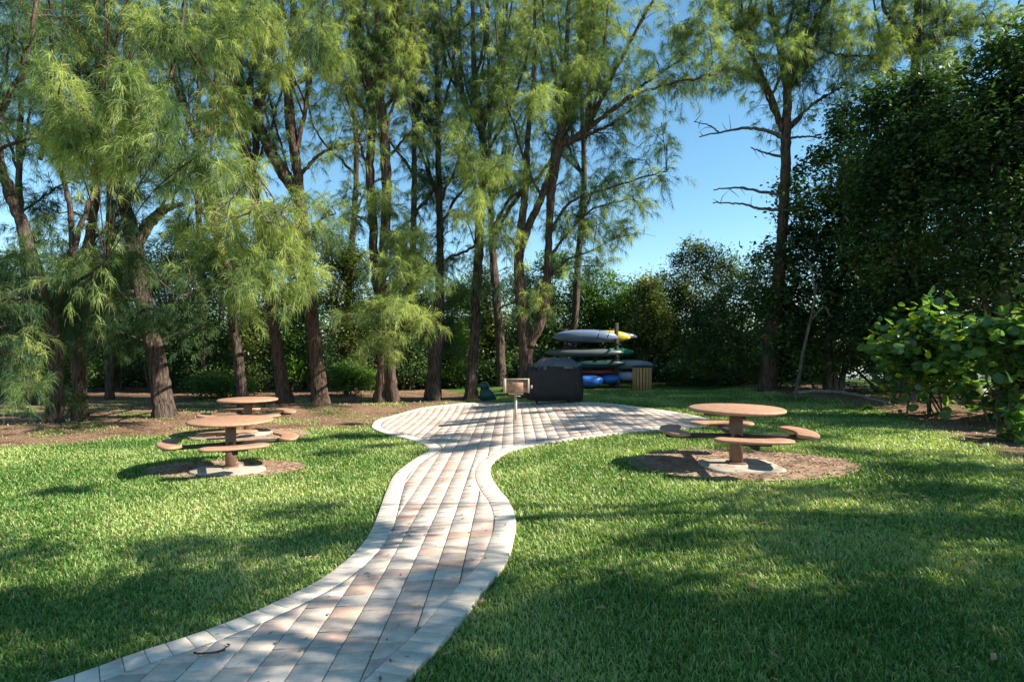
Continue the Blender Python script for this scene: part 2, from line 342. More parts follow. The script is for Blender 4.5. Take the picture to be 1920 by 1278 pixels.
# concrete strip: path runs on under the camera
def noisy(poly, amp, seed, step=0.12):
    P = resample(np.vstack([poly, poly[:1]]), step)[:-1]; rs = np.random.default_rng(seed); n = len(P)
    r = np.zeros(n)
    for k in (3, 5, 9, 17, 31, 53): r += np.sin(np.arange(n) / n * 2 * np.pi * k + rs.random() * 6.3) / k ** 0.6
    T = np.roll(P, -1, 0) - np.roll(P, 1, 0); T /= np.linalg.norm(T, axis=1)[:, None] + 1e-9
    return P + np.column_stack([T[:, 1], -T[:, 0]]) * (r * amp)[:, None]
def ell(cx, cy, rx, ry, n=60):
    t = np.arange(n) / n * 2 * np.pi; return np.column_stack([cx + rx * np.cos(t), cy + ry * np.sin(t)])
g = [G(*p) for p in [(-300,856),(-120,850),(0,840),(60,836),(150,830),(220,819),(300,818),(380,815),(470,812),(560,806),(640,803),(697,800),(715,786),(780,768),(850,759),(925,756)]]
g += [np.array(p) for p in [(-0.3, 18.8), (-1.2, 21), (-2.5, 24), (-4, 29), (-14, 29), (-32, 29), (-32, 12)]]
MB = noisy(np.array(g), 0.05, 3); tag(poly_sheet('mulch_bed', MB, 0.3, MULCH, 0.009), None, None, None, 'structure')
g = [G(*p) for p in [(1440,737),(1500,745),(1570,752),(1640,765),(1700,785),(1760,810),(1840,838),(1920,872),(2050,930)]] + [np.array(p) for p in [(10, 4), (24, 4), (24, 24), (9, 24)]]
MR = noisy(np.array(g), 0.04, 5); tag(poly_sheet('shaded_mulch_strip', MR, 0.3, MULCH, 0.009), None, None, None, 'structure')
TB = {'R': (3.04, 7.72), 'L': (-4.45, 9.0), 'B': (-5.85, 12.6)}
D1 = noisy(ell(3.15, 7.85, 1.55, 1.02), 0.03, 8, 0.1); D2 = noisy(ell(-4.55, 9.05, 1.25, 0.72), 0.03, 9, 0.1); D3 = noisy(ell(-5.8, 12.5, 1.3, 0.9), 0.05, 10, 0.1)
for k, D in enumerate((D1, D2, D3)): tag(poly_sheet('dirt_patch', D, 0.2, DIRT, 0.014 if k < 2 else 0.022), None, None, None, 'structure')
def slab(poly, h, name):
    P = np.array(poly); n = len(P); zz = float(gz(P[:, 0].mean(), P[:, 1].mean())); c = P.mean(0); Q = c + (P - c) * 0.97; m = Mesh()
    v = np.vstack([np.column_stack([P, np.full(n, zz - 0.08)]), np.column_stack([P, np.full(n, zz + h - 0.012)]), np.column_stack([Q, np.full(n, zz + h)])])
    m.ngon(v, [[i, (i+1) % n, n+(i+1) % n, n+i] for i in range(n)] + [[n+i, n+(i+1) % n, 2*n+(i+1) % n, 2*n+i] for i in range(n)] + [list(range(2*n, 3*n))]); return m.build(name, CONC)
def superell(cx, cy, rx, ry, p, n=48, rot=0):
    t = np.arange(n) / n * 2 * np.pi; x = np.sign(np.cos(t)) * abs(np.cos(t)) ** p * rx; y = np.sign(np.sin(t)) * abs(np.sin(t)) ** p * ry
    return np.column_stack([cx + x * math.cos(rot) - y * math.sin(rot), cy + x * math.sin(rot) + y * math.cos(rot)])
for (cx_, cy_), p, rx, ry in (((3.06, 7.62), 0.45, .50, .42), ((-4.42, 8.85), 0.9, .56, .38), ((-5.85, 12.6), 0.6, .48, .38)):
    tag(slab(superell(cx_, cy_, rx, ry, p), 0.045, 'concrete_pad'), None, None, None, 'structure')

# ------------------------------------------------------------------ grass blades
def grass():
    K = 560000; u = rng.random(K); a, b = math.sqrt(1.9), math.sqrt(21.0)
    y = (a + u * (b - a)) ** 2; x = (rng.random(K) * 2 - 1) * (0.93 * y + 1.2)
    P = np.column_stack([x, y])
    jit = P + rng.normal(0, 0.075, P.shape)
    keepm = ~inside(P, OC)
    for D in (D1, D2, D3): keepm &= ~inside(jit, D)
    # sparse tufts at the edge of the mulch
    j2 = P + rng.normal(0, 0.22, P.shape)
    pn = np.sin(P[:, 0] * 1.7 + 2 * np.sin(P[:, 1] * .8)) * np.cos(P[:, 1] * 1.9 + P[:, 0] * .5); keepm &= ~(inside(j2, MB) & (rng.random(K) < np.where(pn > .35, .55, .985))); keepm &= ~(inside(j2, MR) & (rng.random(K) < 0.97))
    x = x[keepm]; y = y[keepm]; n = len(x)
    s = (y / 3.0) ** 0.75; s = np.maximum(s, 0.9)
    patch = 0.5 + 0.5 * np.sin(x * 2.1 + np.sin(y * 1.7) * 1.5) * np.cos(y * 1.9 + np.sin(x * 1.3))
    h = (0.024 + 0.032 * rng.random(n)) * (0.85 + 0.3 * patch) * (1 + 0.12 * (s - 1)); wd = 0.0030 * s * (0.8 + 0.5 * rng.random(n))
    az = rng.random(n) * 2 * np.pi; bend = h * (0.35 + 0.75 * rng.random(n))
    z = gz(x, y); B = np.column_stack([x, y, z - 0.004]); D = np.column_stack([np.cos(az), np.sin(az), np.zeros(n)])
    fa = az + np.pi / 2 + rng.normal(0, 0.5, n); W = np.column_stack([np.cos(fa), np.sin(fa), np.zeros(n)]) * wd[:, None]
    mid = B + D * (bend * 0.35)[:, None]; mid[:, 2] += h * 0.62; tip = B + D * bend[:, None]; tip[:, 2] += h * (0.75 + 0.3 * rng.random(n))
    V = np.stack([B - W, B + W, mid + W * .8, mid - W * .8, tip], 1).reshape(-1, 3); i = np.arange(n) * 5
    m = Mesh(); m.add(V, np.stack([i, i+1, i+2, i+3], -1), np.stack([i+3, i+2, i+4], -1))
    return m.build('grass', GRASS)
tag(grass(), None, None, None, 'stuff')

def litter():
    K = 60000; x = rng.uniform(-14, 14, K); y = rng.uniform(6, 24, K); P = np.column_stack([x, y]); k = (inside(P, MB) | inside(P, MR)) & ~inside(P, OC); k |= (inside(P, D1) | inside(P, D2) | inside(P, D3)) & (rng.random(K) < .9)
    X2 = np.concatenate([x[k], rng.uniform(1.5, 4.8, 1500), rng.uniform(-5.9, -3.2, 900), rng.uniform(-4, 4.5, 260), rng.uniform(-1.4, .6, 60), rng.uniform(-5, 6, 700)]); Y2 = np.concatenate([y[k], rng.uniform(6.8, 8.9, 1500), rng.uniform(8.3, 9.8, 900), rng.uniform(9.5, 16.5, 260), rng.uniform(3, 9, 60), 2.6 + 7 * rng.random(700) ** 1.3]); P = np.column_stack([X2, Y2]); n0 = k.sum()
    ok = np.ones(len(P), bool); ok[n0:n0+2400] = (inside(P, D1) | inside(P, D2))[n0:n0+2400]; ok[n0+2400:n0+2720] = inside(P, inner)[n0+2400:n0+2720]; P = P[ok]; n = len(P); onp = inside(P, OC)
    z = gz(P[:, 0], P[:, 1]) + np.where(onp, PATHZ + .006, np.where(np.arange(len(ok))[ok] >= n0 + 2720, .05, .022)); a = rng.random(n) * 6.28; L = rng.uniform(.012, .05, n) * np.where(onp, .7, 1); W = L * rng.uniform(.08, .35, n)
    d = np.column_stack([np.cos(a), np.sin(a), rng.normal(0, .12, n)]); e = np.column_stack([-np.sin(a), np.cos(a), rng.normal(0, .2, n)]); c = np.column_stack([P, z])
    V = np.stack([c - d * L[:, None], c + e * W[:, None] + [0, 0, .006], c + d * L[:, None], c - e * W[:, None]], 1).reshape(-1, 3); i = np.arange(n) * 4
    m = Mesh(); m.add(V, np.stack([i, i+1, i+2, i+3], -1)); return m.build('leaf_litter', LITTER)
LITTER = simple('dry_litter', (0.10, 0.05, 0.03), (0.42, 0.28, 0.17), 9, .9, .1, 0)
tag(litter(), None, None, None, 'stuff')
# ------------------------------------------------------------------ picnic tables
def sector(m, r0, r1, a0, a1, z0, z1, n=22, endr=0.45):
    """kidney shaped seat: rounded ends, rolled edge"""
    mid = (r0 + r1) / 2; hw = (r1 - r0) / 2; arc = [mid * np.array([math.cos(a), math.sin(a)]) for a in np.linspace(a0, a1, n)]
    def out(w):
        o = [];
        for a in np.linspace(a0, a1, n): o.append(((mid + w) * math.cos(a), (mid + w) * math.sin(a)))
        for t in np.linspace(0, math.pi, 7)[1:-1]:
            o.append((mid * math.cos(a1) + w * (math.cos(t) * math.cos(a1) - 0.75 * math.sin(t) * math.sin(a1)), mid * math.sin(a1) + w * (math.cos(t) * math.sin(a1) + 0.75 * math.sin(t) * math.cos(a1))))
        for a in np.linspace(a1, a0, n): o.append(((mid - w) * math.cos(a), (mid - w) * math.sin(a)))
        for t in np.linspace(math.pi, 2 * math.pi, 7)[1:-1]:
            o.append((mid * math.cos(a0) + w * (math.cos(t) * math.cos(a0) - 0.75 * math.sin(t) * math.sin(a0)), mid * math.sin(a0) + w * (math.cos(t) * math.sin(a0) + 0.75 * math.sin(t) * math.cos(a0))))
        return o
    rings = []
    zc = (z0 + z1) / 2; hz = (z1 - z0) / 2
    for t in np.linspace(-math.pi / 2, math.pi / 2, 7): rings.append([(x, y, zc + hz * math.sin(t)) for x, y in out(hw - hz * (1 - math.cos(t)))])
    k = len(rings[0]); v = [p for r in rings for p in r]
    f = [[j*k+i, j*k+(i+1) % k, (j+1)*k+(i+1) % k, (j+1)*k+i] for j in range(6) for i in range(k)]
    m.ngon(v, f)
    # top and bottom as strips
    base = 6 * k
    for b0, rev in ((0, True), (6 * k, False)):
        for i in range(n - 1):
            q = [b0 + i, b0 + i + 1, b0 + n + 5 + (n - 2 - i), b0 + n + 5 + (n - 1 - i)]
            m.g.append([x + m.n - len(v) for x in (q[::-1] if not rev else q)])
        e1 = [b0 + n - 1] + [b0 + n + j for j in range(5)] + [b0 + n + 5]; e0 = [b0 + 2*n + 4] + [b0 + 2*n + 5 + j for j in range(5)] + [b0]
        for e in (e1, e0): m.g.append([x + m.n - len(v) for x in e])
def table(loc, rot, label, tops=None):
    t = empty('picnic_table', loc); t.rotation_euler = (0, 0, rot); tag(t, label, 'picnic table', 'round brown picnic tables')
    m = Mesh(); n = 72; rr = 0.625; prof = [(0.0, .718), (rr - .09, .718), (rr - .03, .713), (rr - .008, .720), (rr, .736), (rr - .008, .752), (rr - .028, .760), (0.0, .762)]
    th = np.arange(n) / n * 2 * np.pi; v = []
    for r, z in prof[1:-1]: v += [(r * math.cos(a), r * math.sin(a), z) for a in th]
    k = len(prof) - 2; f = [[j*n+i, j*n+(i+1) % n, (j+1)*n+(i+1) % n, (j+1)*n+i] for j in range(k-1) for i in range(n)]
    m.ngon(v, f + [list(range(n-1, -1, -1)), list(range((k-1)*n, k*n))]); m.build('tabletop', TTOP, t, True)
    for p in t.children: pass
    m = Mesh(); box(m, -.075, .075, -.075, .075, 0.03, .70, 0.012); box(m, -.11, .11, -.11, .11, 0.0, .03, .005); m.build('post', TPOST, t)
    m = Mesh()
    for a in (0, math.pi / 2):
        ca, sa = math.cos(a), math.sin(a)
        mm = Mesh(); box(mm, -.42, -.08, -.02, .02, .655, .705, .004); box(mm, .08, .42, -.02, .02, .655, .705, .004)
        V = np.concatenate(mm.v); V2 = np.column_stack([V[:, 0] * ca - V[:, 1] * sa, V[:, 0] * sa + V[:, 1] * ca, V[:, 2]]); m.ngon(V2, mm.g)
    m.build('top_bracket', TDARK, t)
    for k in range(4):
        a = k * math.pi / 2; ca, sa = math.cos(a), math.sin(a)
        mm = Mesh(); box(mm, .078, .93, -.035, .035, .345, .405, .006); box(mm, .80, .94, -.17, .17, .395, .414, .004)
        V = np.concatenate(mm.v); V2 = np.column_stack([V[:, 0] * ca - V[:, 1] * sa, V[:, 0] * sa + V[:, 1] * ca, V[:, 2]]); m = Mesh(); m.ngon(V2, mm.g); m.build('seat_arm', TDARK, t)
        m = Mesh(); sector(m, .735, 1.005, a - 0.43, a + 0.43, .418, .462); m.build('seat', TTOP, t, True)
    return t
for kk, (x, y), rot, lab in (('R', TB['R'], R(-7), 'round brown pedestal picnic table standing alone on dirt right of the path'), ('L', TB['L'], R(30), 'nearer of the two round brown picnic tables left of the path'), ('B', TB['B'], R(38), 'farther of the two left picnic tables, by the pine trunks')):
    table((x, y, float(gz(x, y)) + 0.035), rot, lab)

# ------------------------------------------------------------------ pedestal grill
gx, gy = G(967, 789); g0 = float(gz(gx, gy)) + PATHZ
t = empty('pedestal_grill', (gx, gy, g0)); t.rotation_euler = (0, 0, R(4)); tag(t, 'rusty box grill on a thin post standing on the paved patio', 'park grill')
m = Mesh(); tube(m, [(0, 0, -.02), (0, 0, .62)], .03, 12); m.build('post', GALV, t, True)
H0, H1 = .64, .95; wx = .285
m = Mesh(); box(m, -wx, wx, -.17, .20, H0, H0 + .012); box(m, -wx, wx, .188, .20, H0 + .014, H1 - .02); box(m, -wx, -wx + .012, -.17, .186, H0 + .014, H1); box(m, wx - .012, wx, -.17, .186, H0 + .014, H1); box(m, -wx + .014, wx - .014, -.182, -.172, H0, H1); m.build('firebox', RUST, t)
m = Mesh(); box(m, -wx - .012, -wx + .05, -.20, -.184, H0 - .01, H1 + .01, .004); box(m, wx - .03, wx + .012, -.20, -.184, H0 - .01, H1 + .01, .004); box(m, -wx + .052, wx - .032, -.198, -.184, H1 - .015, H1 + .008, .004); m.build('rim', RIM, t)
m = Mesh(); box(m, -.17, .17, -.12, .12, H0 - .055, H0 - .003, .01); tube(m, [(-.05, -.15, H0 - .07), (.1, -.16, H0 - .09)], .012, 6); m.build('bracket', RIM, t)
m = Mesh(); tube(m, [(wx, -.1, .76), (wx + .07, -.12, .76)], .014, 8); tube(m, [(wx + .07, -.12, .72), (wx + .07, -.12, .80)], .018, 8); m.build('handle', GALV, t)
m = Mesh()
for i in range(9): tube(m, [(-wx + .02, -.15 + i * .04, H1 - .05), (wx - .02, -.15 + i * .04, H1 - .05)], .005, 5)
m.build('grate', GALV, t)

# ------------------------------------------------------------------ covered grill
cx_, cy_ = G(1040, 758); cz_ = float(gz(cx_, cy_)) + PATHZ
t = empty('covered_grill', (cx_, cy_ + .1, cz_)); tag(t, 'large barbecue grill under a charcoal fabric cover behind the patio', 'covered grill')
def px2m(p): return p / F * cy_
m = Mesh(); levels = []
prof = [(.09, -.76, .79, .30), (.12, -.79, .81, .33), (.35, -.80, .82, .35), (.62, -.79, .81, .35), (.84, -.80, .80, .35), (.98, -.80, .79, .345), (1.04, -.78, .76, .32), (1.10, -.72, .70, .29), (1.17, -.66, .60, .26), (1.23, -.52, .48, .22), (1.275, -.30, .36, .16), (1.29, -.12, .22, .08)]
n = 72; t0 = np.arange(n) / n * 2 * np.pi; V = []
rsq = np.random.default_rng(5)
for k, (z, xa, xb, d) in enumerate(prof):
    c = (xa + xb) / 2; rx = (xb - xa) / 2; p = 0.5 if z < 1.05 else 0.65
    x = c + np.sign(np.cos(t0)) * abs(np.cos(t0)) ** p * rx; y = np.sign(np.sin(t0)) * abs(np.sin(t0)) ** p * d
    fold = 0.024 * np.sin(t0 * 9 + k * .35) * (1.2 - z) + 0.010 * np.sin(t0 * 23 + k * .5) + rsq.normal(0, .004, n) + (0.03 * np.abs(np.sin(t0 * 5 + k * .4)) if z > 1.0 else 0)
    zz = z + (0.045 * np.abs(np.sin(x * 9 + 1))  - .09 * (x < -.45) + 0.05 * np.exp(-((x - .27) / .07) ** 2) - .04 * np.exp(-((x - .12) / .08) ** 2) if z > 1.0 else 0.012 * np.sin(x * 7 + k))
    nl = np.sqrt((x - c) ** 2 + y ** 2); V.append(np.column_stack([x + (x - c) / nl * fold, y * (1 + fold / d), zz * np.ones(n)]))
V = np.vstack(V); K = len(prof); split = 6
f = [[j*n+i, j*n+(i+1) % n, (j+1)*n+(i+1) % n, (j+1)*n+i] for j in range(K - 1) for i in range(n)]
m.ngon(V, f + [list(range((K-1)*n, K*n))]); cv = m.build('cover', COVER, t, True)
cv.data.materials.append(COVTOP)
for pidx, p in enumerate(cv.data.polygons):
    if p.center[2] > 1.03: p.material_index = 1
m = Mesh(); tube(m, [(.10, -.36, .99), (.25, -.375, .985), (.5, -.37, .99)], .012, 6); m.build('hem_cord', COVER, cv, True)
for sx in (-.52, .42):
    for sy in (-.22, .22):
        m = Mesh(); a = np.arange(16) / 16 * 2 * np.pi
        v = [(sx - .025, sy + .05 * math.cos(q), .05 + .05 * math.sin(q)) for q in a] + [(sx + .025, sy + .05 * math.cos(q), .05 + .05 * math.sin(q)) for q in a]
        m.ngon(v, [[i, (i+1) % 16, 16 + (i+1) % 16, 16 + i] for i in range(16)] + [list(range(15, -1, -1)), list(range(16, 32))])
        box(m, sx - .035, sx + .035, sy - .02, sy + .02, .06, .13); m.build('wheel', RUBBER, t)

# small green box left of the grill
bx, by = G(914, 750); bz = float(gz(bx, by))
t = empty('utility_box', (bx, by, bz)); tag(t, 'low dark green plastic box with a hooded lid beside a pine trunk', 'utility box')
def extr(mm, prof, y0, y1):
    k = len(prof); v = [(x, y0, z) for x, z in prof] + [(x, y1, z) for x, z in prof]; mm.ngon(v, [[i, (i+1) % k, k + (i+1) % k, k + i] for i in range(k)] + [list(range(k-1, -1, -1)), list(range(k, 2*k))])
m = Mesh(); extr(m, [(-.26, 0), (.32, 0), (.30, .06), (.20, .26), (.04, .40), (-.22, .42), (-.25, .3)], -.18, .18); m.build('body', GREENP, t)
m = Mesh(); extr(m, [(-.235, .424), (.05, .404), (.03, .5), (-.02, .60), (-.20, .62), (-.24, .58)], -.195, .195); box(m, .1, .16, -.19, -.181, .1, .24); m.build('lid', GREENP, t)

# ------------------------------------------------------------------ kayak rack, kayaks, bin
KZ = 23.0
def kp(px, py, dz=0.0): return U(px, py, KZ + dz)
rk = empty('kayak_rack', (kp(1110, 725)[0], KZ, float(gz(3, KZ)))); tag(rk, 'dark timber storage rack holding layered kayaks beyond the patio', 'kayak rack')
def relb(name, fn, mat, root, sm=False):
    mm = Mesh(); fn(mm); o = mm.build(name, mat, root, sm)
    loc = np.array(root.location); co = np.empty(len(o.data.vertices) * 3, np.float32); o.data.vertices.foreach_get('co', co)
    co = co.reshape(-1, 3) - loc; o.data.vertices.foreach_set('co', co.reshape(-1).astype(np.float32)); o.data.update(); return o
for px in (1062, 1152):
    x = kp(px, 0)[0]; relb('foot', lambda q: box(q, x - .09, x + .09, KZ - .8, KZ + .8, float(gz(x, KZ)) - .05, float(gz(x, KZ)) + .09, .01), POSTW, rk)
    for dy in (-.45, .45):
        h = kp(0, 606 if px > 1100 else 640)[2] if dy < 0 else kp(0, 616)[2]
        relb('post', lambda q: box(q, x - .07, x + .07, KZ + dy - .07, KZ + dy + .07, -.3, h, .01), POSTW, rk)
    for py in (644, 668, 692, 712):
        z = kp(0, py)[2]; relb('arm', lambda q: box(q, x - .045, x + .045, KZ - .95, KZ + .95, z - .06, z, .008), POSTW, rk)
def kayak(x0, x1, y0, y1, dz, mat, label, straps=False, flip=False, cockpit=True, cat='kayak', pitch=0.0):
    L = (x1 - x0) / F * KZ; Hh = (y1 - y0) / F * KZ; c = kp((x0 + x1) / 2, (y0 + y1) / 2, dz)
    t = empty('kayak', tuple(c)); tag(t, label, cat, 'kayaks stored on the rack'); t.rotation_euler = (0, pitch, R(random.uniform(-2, 2)))
    m = Mesh(); ns = 25; nr = 20; V = []
    for i in range(ns):
        s = -1 + 2 * i / (ns - 1); e = max(0.02, (1 - abs(s) ** 2.8)) ** 0.85; a = np.arange(nr) / nr * 2 * np.pi
        w_ = 0.36 * e; up = Hh * 0.5 * max(.12, e ** .8); dn = Hh * 0.5 * max(.12, e ** .6)
        if flip: up, dn = dn, up
        y = np.cos(a) * w_; z = np.where(np.sin(a) > 0, np.abs(np.sin(a)) ** 0.6 * up, -np.abs(np.sin(a)) ** 0.6 * dn) + Hh * .08 * s * s * (-1 if flip else 1)
        V.append(np.column_stack([np.full(nr, s * L / 2), y, z]))
    m.ngon(np.vstack(V), [[j*nr+i, j*nr+(i+1) % nr, (j+1)*nr+(i+1) % nr, (j+1)*nr+i] for j in range(ns-1) for i in range(nr)] + [list(range(nr)), [(ns-1)*nr + q for q in range(nr-1, -1, -1)]]); m.build('hull', mat, t, True)
    if cockpit:
        m = Mesh(); sg = -1 if flip else 1; a = np.linspace(0, 2 * np.pi, 25); tube(m, [(L * .14 * math.cos(q), .2 * math.sin(q), sg * Hh * (.46 - .12 * abs(math.sin(q)))) for q in a], .02, 6, False); m.build('cockpit_rim', STRAP, t, True)
    if straps:
        for sx in (.18, .33):
            m = Mesh(); e = (1 - sx * 2 ** 1 * abs(sx * 2) ** 1.4) ** .75; a = np.linspace(0, 2 * np.pi, 25); e = max(0.03, (1 - abs(2 * sx) ** 2.4)) ** .75
            tube(m, [(sx * L + .1 * math.sin(q), .37 * e * math.cos(q), Hh * .5 * e * math.sin(q) * 1.06 + Hh * .08 * 4 * sx * sx * (-1 if flip else 1)) for q in a], .014, 6, False); m.build('strap', STRAP, t, True)
kb = kmat('silver_blue', (0.14, 0.19, 0.29)); kd = kmat('dark_grey', (0.10, 0.115, 0.12)); ky = kmat('yellow', (0.52, 0.42, 0.03)); kg = kmat('green', (0.02, 0.24, 0.14)); kw = kmat('pale_grey', (0.25, 0.27, 0.30)); kbl = kmat('bright_blue', (0.03, 0.16, 0.55)); kr = kmat('dark_red', (0.20, 0.03, 0.03)); kdg = kmat('dark_green', (0.02, 0.06, 0.05)); kl = kmat('lavender', (0.42, 0.38, 0.50)); kp2 = kmat('slate', (0.12, 0.13, 0.22)); kol = kmat('olive', (0.16, 0.20, 0.05))  # hulls toned down: shade over the rack is put into their colours
kayak(1038, 1157, 618, 642, -.5, kb, 'silver blue kayak strapped down on top of the rack', straps=True, flip=True, cockpit=False)
kayak(1085, 1183, 619, 642, .35, ky, 'yellow ended kayak on the top tier behind the silver blue one', flip=True)
kayak(1100, 1197, 622, 638, 1.0, kp2, 'slate coloured kayak at the back of the top tier', flip=True)
kayak(1022, 1168, 654, 669, -.5, kd, 'long dark grey kayak on the second tier', cockpit=True)
kayak(1090, 1190, 652, 668, .35, kg, 'kayak with a bright green end on the second tier')
kayak(1062, 1172, 674, 690, -.5, kdg, 'very dark green kayak on the third tier')
kayak(1130, 1226, 674, 692, .3, kw, 'pale grey kayak reaching above the slatted bin', flip=True)
kayak(1085, 1160, 691, 702, -.3, kr, 'dark red kayak low in the rack')
kayak(1078, 1131, 704, 724, -.8, kbl, 'bright blue sit-on kayak on the bottom left beside the covered grill')
kayak(1122, 1164, 701, 719, -.3, kbl, 'shorter bright blue boat on the bottom tier by the lavender one')
kayak(1148, 1196, 696, 714, .2, kl, 'lavender boat on the bottom tier behind the slatted bin')
tx, ty = G(1204, 732); tz = float(gz(tx, ty))
t = empty('trash_bin', (tx, ty, tz)); tag(t, 'round trash bin clad in tan wooden slats with a dark lid', 'trash bin')
m = Mesh()
for i in range(18):
    a = i / 18 * 2 * np.pi; mm = Mesh(); box(mm, -.045, .045, -.012, .012, .03, .86, .004); V = np.concatenate(mm.v); V[:, 1] -= .335
    m.ngon(np.column_stack([V[:, 0] * math.cos(a) - V[:, 1] * math.sin(a), V[:, 0] * math.sin(a) + V[:, 1] * math.cos(a), V[:, 2]]), mm.g)
m.build('slat_body', WOOD, t)
m = Mesh(); tube(m, [(0, 0, .02), (0, 0, .84)], .30, 24); m.build('liner', RUBBER, t, True)
m = Mesh(); n = 28; a = np.arange(n) / n * 2 * np.pi; v = []
for r, z in ((.36, .862), (.365, .885), (.33, .91), (.18, .93)): v += [(r * math.cos(q), r * math.sin(q), z) for q in a]
m.ngon(v, [[j*n+i, j*n+(i+1) % n, (j+1)*n+(i+1) % n, (j+1)*n+i] for j in range(3) for i in range(n)] + [list(range(n-1, -1, -1)), list(range(3*n, 4*n))]); m.build('lid', RUBBER, t)

# twig on the path
p = G(392, 1236); q0 = float(gz(*p)) + PATHZ + .008
m = Mesh(); tube(m, spline([(p[0] - .09, p[1] + .0, q0), (p[0] - .05, p[1] - .02, q0 + .004), (p[0] + .03, p[1] - .01, q0 + .006), (p[0] + .08, p[1] + .03, q0)], 14), .006, 6); tube(m, spline([(p[0] + .05, p[1], q0), (p[0] + .09, p[1] + .06, q0 + .012), (p[0] + .06, p[1] + .09, q0 + .004)], 8), .004, 5)
tag(m.build('twig', BARKR), 'small curled brown twig lying on the near pavers', 'twig')
# weathered log
pts = [G(1500, 741), G(1545, 737), G(1600, 741), G(1650, 752), G(1692, 764)]
m = Mesh(); P = spline([(a[0], a[1] + .3, float(gz(a[0], a[1] + .3)) + .03) for a in pts], 40); rs_ = np.random.default_rng(2); tube(m, P + rs_.normal(0, .012, P.shape), np.linspace(.075, .03, 40), 10, wob=.2)
tag(m.build('fallen_log', DRIFT, None, True), 'long pale fallen log at the edge of the dark woods', 'log')

# ------------------------------------------------------------------ needle trees
def needles(m, P0, D, L, r, per, nlen, wid, droop=1.0):
    """plumes: P0 origins, D unit directions, L twig lengths; needles hang from each twig"""
    k = len(P0); 
    if k == 0: return
    s = r.random((k, per)) ** 0.7
    g = np.array([0, 0, -1.0])
    pos = P0[:, None, :] + D[:, None, :] * (L[:, None] * s)[..., None] + g * (droop * 0.35 * L[:, None] * s ** 2)[..., None]
    tan = D[:, None, :] + g * (droop * 0.7 * s)[..., None]; tan = tan / np.linalg.norm(tan, axis=2)[..., None]
    d = tan * 0.75 + r.normal(0, 0.5, (k, per, 3)); d[..., 2] -= 0.2 * droop
    d /= np.linalg.norm(d, axis=2)[..., None]
    l = nlen * (0.6 + 0.8 * r.random((k, per))); pos = pos.reshape(-1, 3); d = d.reshape(-1, 3); l = l.reshape(-1); n = len(pos)
    d2 = d + g * (1.1 * droop) + r.normal(0, .12, (n, 3)); d2 /= np.linalg.norm(d2, axis=1)[:, None]
    mid = pos + d * (l * 0.5)[:, None]; tip = mid + d2 * (l * 0.55)[:, None]
    W = np.cross(d, r.normal(0, 1, (n, 3))); W /= np.linalg.norm(W, axis=1)[:, None] + 1e-9; W *= (wid * (0.7 + 0.6 * r.random(n)))[:, None] * 0.5
    V = np.stack([pos - W, pos + W, mid + W, mid - W, tip], 1).reshape(-1, 3); i = np.arange(n) * 5
    m.add(V, np.stack([i, i+1, i+2, i+3], -1), np.stack([i+3, i+2, i+4], -1))
NTOT = [0]
